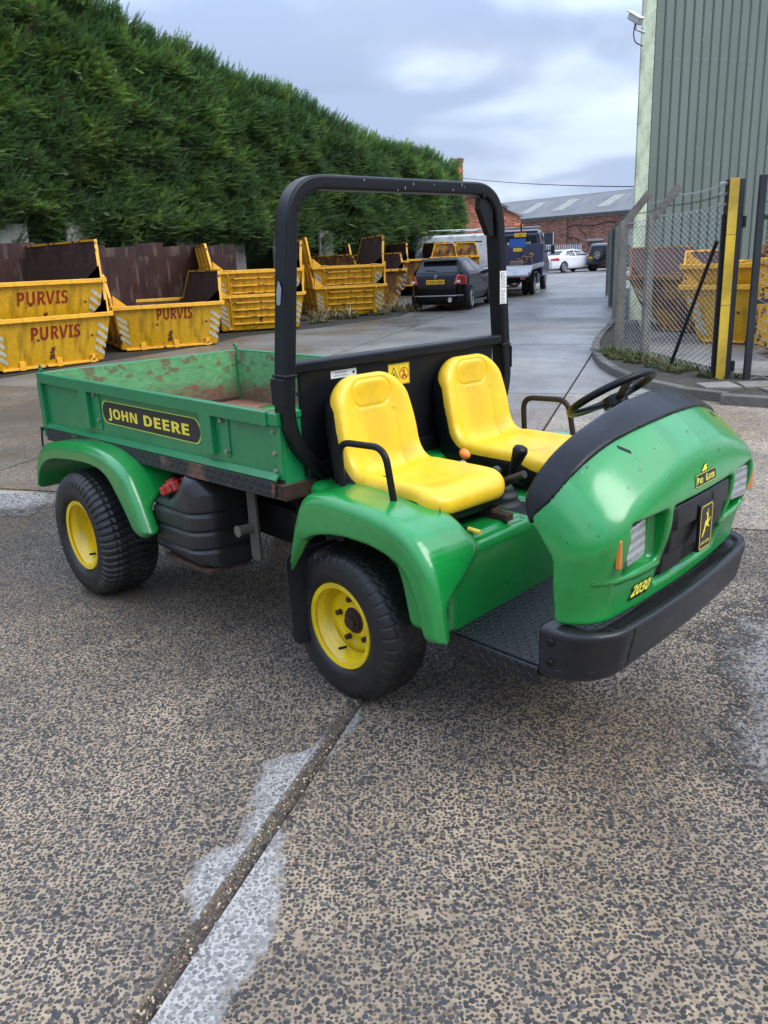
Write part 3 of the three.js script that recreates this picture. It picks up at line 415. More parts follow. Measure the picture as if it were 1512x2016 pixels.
const signT = stencil('PURVIS', 384, 84), loadT = canvasTexture(192, 40, (c, w, h) => { c.clearRect(0, 0, w, h); c.fillStyle = '#b9b4a8'; c.font = 'bold 34px sans-serif'; c.textBaseline = 'middle'; c.fillText('LEVEL LOAD', 2, h / 2, w - 4); c.globalCompositeOperation = 'destination-out'; const r = rng(2); for (let k = 0; k < 60; k++) c.fillRect(r() * w, r() * h, 3 + 8 * r(), 2 + 3 * r()); });
const letters = new THREE.MeshStandardMaterial({ color: 0xffffff, roughness: 0.6, map: signT, alphaTest: 0.5 }), loadM = new THREE.MeshStandardMaterial({ color: 0xffffff, roughness: 0.7, map: loadT, alphaTest: 0.5 });
// a skip: sloped end towards +z, sides raised in the middle; origin under the middle of the near end
function makeSkip(label, [x, y, z], turn, o = {}) {
  const T0 = o.rim || M.rimBar; const { w = 2.1, wb = 1.86, h = 0.88, len = 3.3, raise = 0.60, door = false, name = true, paint = M.skip, group, letterX = 0, letterW = 0.92 } = o;
  const t = thing('skip', label, 'skip', [x, y, z], turn, group), f = 0.24, hw = w / 2, hb = wb / 2, T = { ...M, rimBar: T0 };
  const quadPlate = (P, th) => { // four corners, thickened inwards
    const n = P[1].clone().sub(P[0]).cross(P[3].clone().sub(P[0])).normalize().multiplyScalar(-th), Q = P.map((p) => p.clone().add(n)), pos = []; const q4 = (a, b, c, d) => pos.push(...a.toArray(), ...b.toArray(), ...c.toArray(), ...a.toArray(), ...c.toArray(), ...d.toArray());
    q4(...P); q4(Q[3], Q[2], Q[1], Q[0]); for (let i = 0; i < 4; i++) { const j = (i + 1) % 4; q4(P[j], P[i], Q[i], Q[j]); }
    const g = new THREE.BufferGeometry(); g.setAttribute('position', new THREE.Float32BufferAttribute(pos, 3)); g.computeVertexNormals(); g.setAttribute('uv', new THREE.Float32BufferAttribute(new Float32Array(pos.length / 3 * 2), 2)); return g; };
  const front = [V3(-hb, 0.05, 0), V3(hb, 0.05, 0), V3(hw, h, f), V3(-hw, h, f)], back = [V3(hb, 0.05, -len), V3(-hb, 0.05, -len), V3(-hw, h, -len - f), V3(hw, h, -len - f)];
  add('near_end', [quadPlate(front, 0.012)], paint, t); add('far_end', [quadPlate(back, 0.012)], paint, t);
  const inn = (P) => P.map((p) => p.clone()); const shift = (P, dz) => P.map((p) => p.clone().add(V3(-Math.sign(p.x) * 0.014, 0, dz)));
  add('end_lining', [quadPlate(shift([front[1], front[0], front[3], front[2]], -0.016), 0.006)], T.skipIn, t); add('end_lining', [quadPlate(shift([back[1], back[0], back[3], back[2]], 0.016), 0.006)], T.skipIn, t);
  const sideOutline = [[0, 0.05], [f, h], [f - 0.10, h + 0.01], [-0.06, h + raise], [-len * 0.80, h + raise], [-len - f + 0.35, h + 0.01], [-len - f, h], [-len, 0.05]];
  for (const s of [-1, 1]) {
    const lean = new THREE.Matrix4().set(1, (hw - hb) / (h - 0.05) * s, 0, hb * s - (hw - hb) / (h - 0.05) * 0.05 * s, 0, 1, 0, 0, 0, 0, 1, 0, 0, 0, 0, 1);
    const plate = (th, off) => prism(sideOutline.map(([a, b]) => [-a, b]), th).rotateY(Math.PI / 2).translate(off * s, 0, 0).applyMatrix4(lean);
    const wall = add('side_wall', [plate(0.012, 0)], paint, t); add('side_lining', [plate(0.005, -0.0105)], T.skipIn, t);
    const lx = (yy) => s * (hb + (hw - hb) / (h - 0.05) * (yy - 0.05)), edge = sideOutline.slice(1, 7).map(([a, b]) => V3(lx(b), b, a)), bars = [];
    for (let k = 0; k < 5; k++) if (edge[k].distanceTo(edge[k + 1]) > 0.1) bars.push(beam(edge[k], edge[k + 1], 0.055, 0.035));
    add('side_rim', bars, T.rimBar, t);
    const st = []; for (const zz of [-0.45, -len * 0.36, -len * 0.60]) st.push(beam(V3(lx(0.1) + s * 0.03, 0.1, zz), V3(lx(h + raise - 0.05) + s * 0.03, h + raise - 0.05, zz), 0.06, 0.07, V3(0, 0, 1)));
    st.push(beam(V3(lx(h) + s * 0.03, h, f - 0.02), V3(lx(h) + s * 0.03, h, -len - f), 0.07, 0.06)); add('side_frame', st, paint, t);
    add('lifting_lug', [rod(V3(lx(0.75) + s * 0.02, h * 0.8, -len * 0.35), V3(lx(0.75) + s * 0.14, h * 0.8, -len * 0.35), 0.045, 12)], T.rimBar, t);
    // gusset at the corner of the lip
    add('corner_gusset', [prism([[0, 0], [0.26, 0], [0, 0.22]], 0.02).applyMatrix4(new THREE.Matrix4().makeScale(-s, 1, 1)).translate(s * (hw - 0.02), h + 0.015, f - 0.08)], T.rimBar, t);
    // slanting warning stripes beside the end
    const n = 4;
    for (let k = 0; k < n; k++) { const v = (k + 0.15) / n, yy = mix(0.22, h - 0.12, v), v2 = sat((yy - 0.05) / (h - 0.05)), xe = s * (mix(hb, hw, v2) - 0.11), zz = f * v2; const g = prism([[-0.095, 0.07], [0.095, -0.07], [0.095, 0.005], [-0.095, 0.145]], 0.004).rotateX(Math.atan2(f, h - 0.05)).translate(xe, yy - 0.05, zz - 0.010); add('warning_stripe', [g], T.stripe, t); }
  }
  add('lip', [rspan(-hw - 0.03, hw + 0.03, h - 0.055, h + 0.02, f - 0.03, f + 0.055, 0.008)], T.rimBar, t); add('lip', [rspan(-hw - 0.03, hw + 0.03, h - 0.05, h + 0.02, -len - f - 0.05, -len - f + 0.03, 0.008)], T.rimBar, t);
  add('floor', [span(-hb + 0.01, hb - 0.01, 0.045, 0.07, -len + 0.01, -0.01)], T.skipIn, t);
  if (o.loads !== false) { add('lettering', new THREE.PlaneGeometry(0.62, 0.10).translate(-0.35, h - 0.10, -len - f * 0.9 + 0.05), loadM, t); }
  const onFront = (g, yy, off = 0.006) => { const v = (yy - 0.05) / (h - 0.05); return g.rotateX(Math.atan2(f, h - 0.05)).translate(0, yy, f * v + off); };
  if (door) {
    const ribs = []; for (let k = 0; k < 4; k++) { const yy = 0.20 + k * 0.165, v = (yy - 0.05) / (h - 0.05); add('door_rib', [rbox(wb * 0.72, 0.035, 0.05, 0.008, 0, yy, f * v + 0.02)], T.rimBar, t); }
    for (const s of [-1, 1]) { add('door_edge', [beam(V3(s * wb * 0.37, 0.10, f * 0.06 + 0.012), V3(s * wb * 0.385, h - 0.06, f * 0.94 + 0.01), 0.03, 0.035, V3(0, 0, 1))], paint, t); add('door_hook', [pipe([V3(s * wb * 0.40, h + 0.01, f + 0.03), V3(s * wb * 0.40, h - 0.06, f + 0.075), V3(s * wb * 0.385, h - 0.13, f + 0.05)], 0.013, 12, 6), rbox(0.20, 0.02, 0.03, 0.006, s * wb * 0.40, h + 0.025, f + 0.05)], T.rimBar, t); add('door_foot', [rbox(0.09, 0.05, 0.06, 0.008, s * wb * 0.40, 0.09, 0.04)], T.rimBar, t); }
  } else {
    for (const xx of [-0.30, 0.06, 0.40]) add('foot_bracket', [rbox(0.10, 0.15, 0.05, 0.008, xx * wb * 0.95, 0.09, 0.035)], T.rimBar, t);
    add('foot_rail', [rbox(wb * 0.92, 0.045, 0.05, 0.01, 0, 0.045, 0.02)], T.rimBar, t);
    if (name) { const g = new THREE.PlaneGeometry(letterW, 0.25).translate(letterX, 0, 0); add('lettering', onFront(g, h * (o.letterY || 0.72), 0.011), letters, t); }
  }
  return t;
}
const gp = (x, z, dy = 0) => [x, gy(x, z) + dy, z];
makeSkip('lower of the two nested yellow skips at the left edge of the yard', gp(-5.74, -14.85), 0.80, { w: 2.2, wb: 1.95, letterX: 0.06, letterW: 0.98, letterY: 0.70 });
makeSkip('upper of the two nested yellow skips at the left edge of the yard', gp(-5.80, -14.90, 0.585), 0.80, { w: 2.2, wb: 1.95, letterX: -0.04, letterW: 0.98, letterY: 0.70, raise: 0.68, len: 3.7 });
makeSkip('single yellow skip with red stencilled name standing behind the cargo bed', gp(-4.22, -17.3), 0.44, { w: 2.16, wb: 1.95, letterX: 0.10, letterW: 0.78, letterY: 0.80, raise: 0.62 });
makeSkip('lower ribbed-door yellow skip of the stack left of the roll bar', gp(-2.78, -20.55), 0.30, { door: true, h: 0.86, raise: 0.62 });
makeSkip('upper ribbed-door yellow skip of the stack left of the roll bar', gp(-2.80, -20.60, 0.55), 0.30, { door: true, h: 0.86, raise: 0.64 });
makeSkip('lower ribbed-door yellow skip of the stack seen inside the roll bar', gp(-0.72, -24.0), 0.24, { door: true, h: 0.84, w: 2.0, wb: 1.8 });
makeSkip('upper ribbed-door yellow skip of the stack seen inside the roll bar', gp(-0.75, -24.06, 0.53), 0.24, { door: true, h: 0.84, w: 2.0, wb: 1.8, raise: 0.78 });
makeSkip('faded rusty yellow skip between the door stack and the black hatchback', gp(0.15, -27.3), 0.72, { w: 1.9, wb: 1.6, h: 1.15, raise: 0.5, paint: M.skipRusty, name: false, loads: false });
makeSkip('rust-brown skip with high sides behind the door stack under the hedge', gp(0.2, -30.5, 0.35), 0.25, { w: 2.0, h: 1.0, raise: 0.62, paint: M.skipRusty, name: false, loads: false });
makeSkip('far rust-brown skip with high sides by the end of the hedge', gp(1.95, -33.6, 0.35), 0.25, { w: 1.8, h: 1.0, raise: 0.60, paint: M.skipRusty, name: false, loads: false });
function smallSkip(label, p, turn) { // stood behind the hatchback: only the upright ends show
  const t = thing('small_skip', label, 'skip', p, turn, undefined);
  add('body', [span(-0.55, 0.55, 0.06, 1.38, -1.3, 0)], M.skipRusty, t);
  add('end_panel', [prism([[-0.52, 1.38], [0.52, 1.38], [0.36, 1.92], [-0.36, 1.92]], 0.03, 0.004)], M.skipRusty, t);
  add('panel_frame', [beam(V3(-0.50, 1.40, 0.025), V3(-0.35, 1.91, 0.025), 0.05, 0.04, V3(0, 0, 1)), beam(V3(0.50, 1.40, 0.025), V3(0.35, 1.91, 0.025), 0.05, 0.04, V3(0, 0, 1)), beam(V3(-0.35, 1.90, 0.025), V3(0.35, 1.90, 0.025), 0.05, 0.04)], M.rimBar, t);
  add('lip', [rspan(-0.58, 0.58, 1.34, 1.42, -0.02, 0.07, 0.01)], M.rimBar, t);
  add('lug', [box(0.05, 0.14, 0.05, -0.16, 1.62, 0.03), box(0.05, 0.14, 0.05, 0.18, 1.62, 0.03)], M.rust, t);
}
smallSkip('left of the two small yellow skips standing behind the black hatchback', gp(2.72, -33.2), 0.12);
smallSkip('right of the two small yellow skips standing behind the black hatchback', gp(3.58, -33.6), 0.10);
// skips inside the fenced yard
makeSkip('rusty open skip inside the fence below the green cladding', gp(5.68, -15.45, 0.08), -1.0, { w: 2.4, wb: 1.55, h: 1.0, len: 2.4, raise: 0.52, paint: M.skipRusty, rim: M.skipRusty, name: false, loads: false });
makeSkip('lower yellow skip of the pair behind the yellow gate post', gp(5.98, -13.25, 0.08), -0.75, { w: 2.3, wb: 1.8, h: 0.92, len: 2.2, raise: 0.2, name: false, loads: false });
makeSkip('upper yellow skip of the pair behind the yellow gate post', gp(6.0, -13.3, 0.40), -0.75, { w: 2.3, wb: 1.8, h: 0.92, len: 2.2, raise: 0.22, name: false, loads: false });
{
  const t = thing('bin_skip', 'bright yellow bin skip with red figure 5 behind the gate mesh', 'skip', gp(6.10, -11.25, 0.08), -0.16);
  add('body', [prism([[-0.72, 0.95], [-0.70, 0.16], [-0.55, 0.04], [0.9, 0.04], [0.9, 0.95]], 1.0, 0.02).translate(0, 0, -0.5)], std(0xffffff, 0.5, { map: again(skipRim, 0.3) }), t);
  add('upper_band', [rspan(-0.74, 0.92, 0.98, 1.28, -1.02, 0.03, 0.012), rspan(-0.78, 0.96, 1.28, 1.36, -1.04, 0.06, 0.01)], M.rimBar, t);
  add('notice', [box(0.30, 0.30, 0.006, -0.50, 0.76, 0.006)], std(lin(0.72, 0.73, 0.74), 0.4, { map: grime }), t);
  add('notice', [box(0.30, 0.24, 0.006, -0.42, 1.12, 0.036)], std(lin(0.72, 0.73, 0.74), 0.4, { map: grime }), t);
  for (const [xx, yy] of [[-0.12, 0.80], [-0.10, 1.14]]) add('hinge', [rbox(0.16, 0.10, 0.05, 0.01, xx, yy, 0.035), rod(V3(xx - 0.05, yy - 0.06, 0.06), V3(xx + 0.06, yy - 0.06, 0.06), 0.02)], M.rimBar, t);
  const five = canvasTexture(96, 128, (c, w, h) => { c.clearRect(0, 0, w, h); c.fillStyle = '#c23a16'; c.font = 'bold 128px sans-serif'; c.textAlign = 'center'; c.textBaseline = 'middle'; c.fillText('5', w / 2, h / 2 + 4); });
  add('figure', new THREE.PlaneGeometry(0.30, 0.40).translate(0.12, 0.47, 0.004), new THREE.MeshStandardMaterial({ map: five, roughness: 0.6, alphaTest: 0.5 }), t);
  const top = canvasTexture(128, 64, (c, w, h) => { c.clearRect(0, 0, w, h); c.fillStyle = '#5a3a14'; c.font = 'bold 60px sans-serif'; c.textAlign = 'center'; c.textBaseline = 'middle'; c.fillText('TS', w / 2, h / 2 + 4); });
  add('figure', new THREE.PlaneGeometry(0.26, 0.15).translate(0.1, 1.32, 0.062), new THREE.MeshStandardMaterial({ map: top, roughness: 0.6, alphaTest: 0.5 }), t);
}
// ---------------------------------------------------------------- green clad shed
{
  const shed = thing('clad_shed', 'tall shed with dark green ribbed steel cladding and pale green corner trim', 'building', [5.54, 0, -18.5], 0.24);
  const H = 10, W = 13, pitch = 0.2165, green = phys(lin(0.150, 0.180, 0.150), 0.5, { map: again(texture(512, (u, v) => { const k = 0.80 + 0.16 * N4(u, v) + 0.12 * N2(u * 2, v * 0.12) + 0.10 * N3(u, v * 0.08); return [k, k, k * 0.985]; }), 0.12), roughnessMap: gloss, bumpMap: again(dents, 0.4), bumpScale: 0.008 });
  add('core_wall', [prism([[0.02, 0.045], [W, 0.045], [W, 6.5], [4.9, 6.5]], H + 0.2).rotateX(-Math.PI / 2).translate(0, H / 2 - 0.1, 0)], green, shed);
  for (let k = 0; 0.29 + k * pitch < W; k++) { const x = 0.29 + k * pitch; add('cladding_rib', [prism([[0.0, -0.032], [0.028, 0.0], [pitch - 0.028, 0.0], [pitch, -0.032], [pitch, -0.044], [0, -0.044]], H + 0.2).rotateX(-Math.PI / 2).applyMatrix4(new THREE.Matrix4().makeScale(1, 1, -1)).translate(x, H / 2 - 0.1, 0)].map((g) => { g.computeVertexNormals(); return g; }), green, shed); }
  add('corner_trim', [rspan(0.0, 0.29, -0.2, 2.62, -0.04, 0.014, 0.004), rspan(0.0, 0.29, 2.625, H, -0.04, 0.014, 0.004)], phys(lin(0.58, 0.655, 0.46), 0.45, { map: grime, roughnessMap: gloss }), shed);
  const rv = std(lin(0.6, 0.6, 0.58), 0.4, { metalness: 0.3 }), dark = std(lin(0.12, 0.15, 0.11), 0.5), rivet = new THREE.SphereGeometry(0.009, 8, 6).scale(1, 1, 0.5);
  for (const [yy, step] of [[5.34, 1], [3.35, 2], [7.3, 1]]) for (let k = 0; k < 26; k += step) add('rivet', rivet.clone().translate(0.29 + (k + 0.5) * pitch + (step > 1 ? pitch : 0) * 0, yy, 0.003), rv, shed);
  for (const x of [5, 13, 21]) for (let yy = 0.6; yy < 9; yy += 1.02) add('rivet', rivet.clone().translate(0.29 + (x - 0.06) * pitch + 0.04, yy, 0.003), rv, shed);
  for (let yy = 0.4; yy < 9; yy += 0.58) { add('rivet', rivet.clone().translate(0.275, yy, 0.016), dark, shed); add('rivet', rivet.clone().translate(0.012, yy + 0.25, 0.016), dark, shed); }
}
{ // security camera on the shed corner
  const t = thing('security_camera', 'white security camera on a bracket high on the shed corner', 'camera', [5.42, 5.80, -18.3], 0);
  add('housing', [rbox(0.12, 0.12, 0.36, 0.03).rotateX(0.55).rotateY(0.5).translate(-0.10, 0.19, 0.06)], std(lin(0.42, 0.43, 0.40), 0.5), t);
  add('sun_shield', [rbox(0.15, 0.03, 0.42, 0.012).rotateX(0.55).rotateY(0.5).translate(-0.10, 0.262, 0.08)], std(lin(0.66, 0.64, 0.50), 0.5), t);
  add('bracket', [rod(V3(0.14, -0.02, -0.1), V3(-0.06, 0.02, 0.0), 0.03, 10, 0.018), rod(V3(-0.06, 0.0, 0), V3(-0.09, 0.14, 0.04), 0.022)], std(lin(0.5, 0.52, 0.55), 0.5), t);
  add('cable', [pipe([V3(-0.11, 0.10, 0.10), V3(-0.12, -0.06, 0.06), V3(-0.06, -0.20, 0.0), V3(0.12, -0.26, -0.1)], 0.011, 24, 8)], M.under, t);
}
// ---------------------------------------------------------------- chain-link fence, gate
function linkMesh(w, h, cell, wire, drop = () => 0) { // interlocking zigzag wires in the xy plane, flat-sided
  const pos = [], idx = [], n = Math.round(w / (cell * Math.SQRT1_2 * 2)) , px = w / n, m = Math.round(h / px), py = h / m;
  const seg = (ax, ay, az, bx, by, bz) => { const dx = bx - ax, dy = by - ay, L = Math.hypot(dx, dy) || 1, nx = -dy / L * wire, ny = dx / L * wire, o = pos.length / 3; pos.push(ax + nx, ay + ny, az, ax - nx, ay - ny, az, ax, ay, az + wire * 1.6, bx + nx, by + ny, bz, bx - nx, by - ny, bz, bx, by, bz + wire * 1.6); idx.push(o, o + 3, o + 2, o + 2, o + 3, o + 5, o + 1, o + 2, o + 4, o + 2, o + 5, o + 4, o, o + 1, o + 3, o + 1, o + 4, o + 3); };
  for (let i = 0; i < n; i++) for (let j = 0; j < m * 2; j++) { const X = (k) => (i + 0.5 + ((i + k) % 2 ? 0.5 : -0.5)) * px, Z = (k) => ((i + k) % 2 ? 1 : -1) * wire * 0.7; seg(X(j), j * py / 2 + drop(X(j)), Z(j), X(j + 1), (j + 1) * py / 2 + drop(X(j + 1)), Z(j + 1)); }
  const g = new THREE.BufferGeometry(); g.setAttribute('position', new THREE.Float32BufferAttribute(pos, 3)); g.setIndex(idx); const f = g.toNonIndexed(); f.computeVertexNormals(); return f;
}
const strandMat = std(lin(0.36, 0.37, 0.37), 0.5, { metalness: 0.5 }), darkStrand = std(lin(0.06, 0.055, 0.05), 0.7);
function barbed(name, a, b, sag, mat, parent, label) { const list = [], c = new THREE.QuadraticBezierCurve3(a, a.clone().add(b).multiplyScalar(0.5).add(V3(0, -sag, 0)), b), L = a.distanceTo(b); for (const ph of [0, Math.PI]) { const pts = []; const n = Math.ceil(L / 0.02); for (let i = 0; i <= n; i++) { const p = c.getPoint(i / n); p.y += 0.004 * Math.sin(i * 1.2 + ph); p.x += 0.004 * Math.cos(i * 1.2 + ph) * 0.5; pts.push(p); } list.push(new THREE.TubeGeometry(new THREE.CatmullRomCurve3(pts), n, 0.0028, 3)); } for (let d = 0.05; d < L; d += 0.11) { const p = c.getPoint(d / L); list.push(rod(p.clone().add(V3(-0.012, -0.014, 0.004)), p.clone().add(V3(0.012, 0.014, -0.004)), 0.0026, 4), rod(p.clone().add(V3(0.012, -0.014, -0.004)), p.clone().add(V3(-0.012, 0.014, 0.004)), 0.0026, 4)); } return add(name, list, mat, parent, label); }
{
  const fence = thing('chain_link_fence', 'chain-link fence with cranked concrete posts and barbed wire round the skip yard', 'fence');
  const galv = std(lin(0.29, 0.30, 0.29), 0.5, { metalness: 0.35 }), coated = std(lin(0.045, 0.105, 0.11), 0.5), conc = std(lin(0.66, 0.62, 0.56), 0.9, { map: again(wearTex, 1.4), bumpMap: again(grit, 1.2), bumpScale: 0.008 });
  const P = V3(4.16, 0, -10.25), C = V3(3.86, 0, -13.15), B = V3(8.2, 0, -30.2), yb = (p) => gy(p.x, p.z) + 0.08;
  const put = (g, a, b) => { const d = b.clone().sub(a); return g.rotateY(Math.atan2(-d.z, d.x)).translate(a.x, yb(a), a.z); };
  const d1 = C.distanceTo(P), d2 = C.distanceTo(B);
  stuff(add('wire_mesh', put(linkMesh(d1, 1.93, 0.05, 0.0031, (x) => -0.03 * Math.sin(x * 2.1)), C, P), galv, fence));
  stuff(add('coated_mesh', put(linkMesh(d2, 1.9, 0.075, 0.0045, (x) => 0.014 * x), C, B), coated, fence, 'faded green coated mesh along the road'));
  const post = (p, h, dirv, lean = 1) => { const b = yb(p) - 0.1, a = V3(p.x, b + h, p.z), e = a.clone().add(dirv.clone().multiplyScalar(0.46)).add(V3(0, 0.42, 0)); return [prism([[-0.055, -0.1], [0.055, -0.1], [0.048, h + 0.04], [-0.048, h + 0.04]], 0.11, 0.01).translate(p.x, b, p.z), beam(a.clone().add(V3(0, -0.03, 0)), e, 0.10, 0.10)]; };
  const out = V3(0.45, 0, -0.25);
  add('concrete_post', post(V3(3.80, 0, -13.2), 2.0, V3(0.72, 0, 0.3)), conc, fence); add('concrete_post', post(V3(3.98, 0, -12.45), 2.04, V3(0.72, 0, 0.3)), conc, fence);
  for (const k of [0.32, 0.62, 0.93]) { const p = C.clone().lerp(B, k); add('concrete_post', post(p, 2.0, V3(0.7, 0, 0.3)), conc, fence); }
  add('end_angle', [rspan(P.x - 0.05, P.x - 0.01, yb(P) - 0.1, 2.02, P.z - 0.02, P.z + 0.02, 0.004), rod(V3(4.10, 1.72, -10.33), V3(3.98, yb(P), -11.35), 0.024, 6)], M.under, fence);
  const tips = [[4.30, 2.37, -12.3], [4.17, 2.24, -12.35], [4.05, 2.11, -12.4]], ends = [[4.13, 2.355, -10.22], [4.13, 2.24, -10.22], [4.13, 2.125, -10.22]];
  for (let k = 0; k < 3; k++) { barbed('barbed_strand', V3(...tips[k]), V3(...ends[k]), 0.05, k === 1 ? darkStrand : strandMat, fence); barbed('barbed_strand', V3(tips[k][0] - 0.2, tips[k][1] - 0.06, -13.05), V3(...tips[k]), 0.03, k === 1 ? darkStrand : strandMat, fence); add('strainer', [rbox(0.10, 0.035, 0.03, 0.006, ends[k][0] - 0.03, ends[k][1], ends[k][2] - 0.03)], galv, fence); }
  add('line_wire', [rod(V3(C.x, 1.98, C.z), V3(P.x, 1.98, P.z), 0.004, 5), rod(V3(C.x, 1.1, C.z), V3(P.x, 1.1, P.z), 0.003, 5)], galv, fence);
  const yp = thing('gate_post', 'square steel gate post painted yellow on its road side', 'gate post', [4.2, 0, -10.2]);
  add('post', [rspan(-0.055, 0.12, -0.1, 2.40, -0.12, 0.03, 0.008)], phys(lin(0.018, 0.018, 0.02), 0.5, { map: grime }), yp);
  for (const [a, b, c] of [[0.0, 0.98, 0.60], [0.985, 1.78, 0.63], [1.785, 2.405, 0.55]]) add('yellow_face', [rspan(-0.062, 0.050, a, b, 0.028, 0.040, 0.003)], phys(lin(c * 1.25, c * 0.80, 0.03), 0.45, { map: grime, clearcoat: 0.2 }), yp);
  for (const y of [1.86, 0.18]) add('hinge', [rod(V3(0.15, y, -0.02), V3(0.15, y + 0.13, -0.02), 0.035, 10)], M.under, yp);
  const gate = thing('mesh_gate', 'dark steel framed gate filled with chain-link mesh at the right edge', 'gate', [4.43, 0, -10.05], -0.14), gm = phys(lin(0.022, 0.024, 0.03), 0.5, { map: grime });
  const gW = 2.6; add('stile', [rspan(0, 0.075, 0.02, 2.42, -0.04, 0.035, 0.006)], gm, gate); add('stile', [rspan(gW - 0.07, gW, 0.05, 2.0, -0.04, 0.03, 0.006)], gm, gate);
  for (const [y, h] of [[0.075, 0.075], [1.02, 0.055], [1.965, 0.06]]) add('rail', [rspan(0.076, gW - 0.071, y - h / 2, y + h / 2, -0.03, 0.025, 0.005)], gm, gate);
  stuff(add('wire_mesh', linkMesh(gW - 0.15, 2.0, 0.075, 0.0028).translate(0.075, 0.1, 0.034), std(lin(0.30, 0.30, 0.28), 0.6, { metalness: 0.3 }), gate));
  for (const y of [2.13, 2.24, 2.37]) barbed('barbed_strand', V3(0.075, y, 0), V3(gW, y + 0.02, 0), 0.02, darkStrand, gate);
}
// ---------------------------------------------------------------- far buildings, cable, palisade, tree
const brickTex = (seed, a, b, c) => texture(512, (u, v) => { const rows = 28, cols = 10, row = Math.floor(v * rows), fy = v * rows - row, x = u * cols + (row % 2) * 0.5, col = Math.floor(x), fx = x - col, h = frac(Math.sin(row * 12.99 + ((col % cols) + cols) % cols * 78.2 + seed) * 43758.5), joint = fx < 0.05 || fy < 0.14, k = 0.72 + 0.45 * h + 0.3 * (N1(u, v) - 0.5) + 0.2 * (N3(u, v) - 0.5), soot = sstep(0.5, 0.75, N4(u, v)); if (joint) return [0.50 * k, 0.44 * k, 0.39 * k]; return [mix(a, 0.24, soot * 0.6) * k, mix(b, 0.17, soot * 0.6) * k, mix(c, 0.15, soot * 0.6) * k]; });
{
  const brick = std(0xffffff, 0.9, { map: again(brickTex(3, 0.52, 0.34, 0.28), 0.45, 0.45), bumpMap: fineBump, bumpScale: 0.004 });
  const wx0 = 8.4, wz0 = -82, wx1 = 24.5, wz1 = -62, L = Math.hypot(wx1 - wx0, wz1 - wz0), by = gy(0, -70), t = thing('brick_warehouse', 'long red brick warehouse with grey corrugated roof at the far end of the road', 'building', [wx0, by - 0.1, wz0], Math.atan2(-(wz1 - wz0), wx1 - wx0));
  const eH = 4.15, rH = 5.95, dp = 9; // local x runs along the front, +z to the road
  const openings = [[8.2, 1.05, 3.0, 3.2], [15.1, 0.1, 1.1, 2.3], [18.3, 0.1, 1.5, 2.5], [20.6, 1.0, 1.2, 1.3]];
  add('wall', [span(0, L, -0.3, eH, -0.3, 0), span(0, L, -0.3, eH, -dp, -dp + 0.3), span(L - 0.3, L, -0.3, eH, -dp + 0.3, -0.3)], brick, t);
  add('gable', [prism([[0.3, eH], [dp - 0.3, eH], [dp / 2, rH - 0.1]], 0.28).rotateY(Math.PI / 2).translate(L - 0.2, 0, 0)], brick, t);
  const roofT = again(texture(256, (u, v) => { const w = 0.5 + 0.5 * Math.sin(u * Math.PI * 2 * 24), k = 0.86 + 0.12 * w + 0.3 * (N1(u, v) - 0.5); return [0.46 * k, 0.46 * k, 0.465 * k]; }), 0.25), roofM = std(0xffffff, 0.8, { map: roofT });
  const slope = Math.atan2(rH - eH, dp / 2), sl = Math.hypot(rH - eH, dp / 2) + 0.35;
  add('roof', [box(L + 0.8, 0.07, sl, L / 2, 0, 0).rotateX(0).applyMatrix4(new THREE.Matrix4().makeTranslation(0, 0, 0)).translate(-L / 2, 0, 0).rotateX(slope).translate(L / 2, (eH + rH) / 2 + 0.05, -dp / 4 + 0.12), box(L + 0.8, 0.07, sl, 0, 0, 0).rotateX(-slope).translate(L / 2, (eH + rH) / 2 + 0.05, -dp * 0.75 - 0.12)], roofM, t);
  for (let k = 0; k < 6; k++) add('roof_light', [box(1.15, 0.02, sl * 0.5, 0, 0.05, -0.2).rotateX(slope).translate(2.2 + k * 4.1 + (k % 2) * 0.5, (eH + rH) / 2 + 0.05, -dp / 4 + 0.12)], std(lin(0.30, 0.32, 0.27), 0.7, { map: grime }), t);
  add('gutter', [rod(V3(0, eH + 0.02, 0.20), V3(L + 0.3, eH + 0.02, 0.20), 0.085, 8)], M.under, t); add('fascia', [span(0, L, eH - 0.18, eH - 0.02, 0.002, 0.05)], std(lin(0.34, 0.31, 0.27), 0.8, { map: grime }), t);
  add('downpipe', [rod(V3(22.3, 0, 0.1), V3(22.3, eH, 0.1), 0.06, 8)], M.under, t); add('downpipe', [rod(V3(6.0, 0, 0.1), V3(6.0, eH, 0.1), 0.05, 8)], M.under, t);
  const cream = std(lin(0.44, 0.38, 0.21), 0.7, { map: grime }), glass = phys(lin(0.02, 0.024, 0.03), 0.15, {});
  add('boarded_window', [span(7.6, 9.9, 1.0, 2.95, 0.01, 0.06)], cream, t); add('window', [span(9.95, 11.0, 0.9, 2.95, 0.01, 0.05)], glass, t); add('window_bar', [span(9.9, 11.05, 1.9, 2.0, 0.052, 0.09), span(9.9, 9.98, 0.9, 3.0, 0.052, 0.09), span(10.98, 11.06, 0.9, 3.0, 0.052, 0.09)], std(lin(0.55, 0.55, 0.52), 0.6), t);
  add('red_notice', [span(8.5, 9.4, 1.2, 2.0, 0.064, 0.08)], std(lin(0.45, 0.03, 0.03), 0.5), t); add('notice_frame', [span(8.4, 9.5, 2.04, 2.2, 0.064, 0.09)], std(lin(0.3, 0.31, 0.33), 0.5), t);
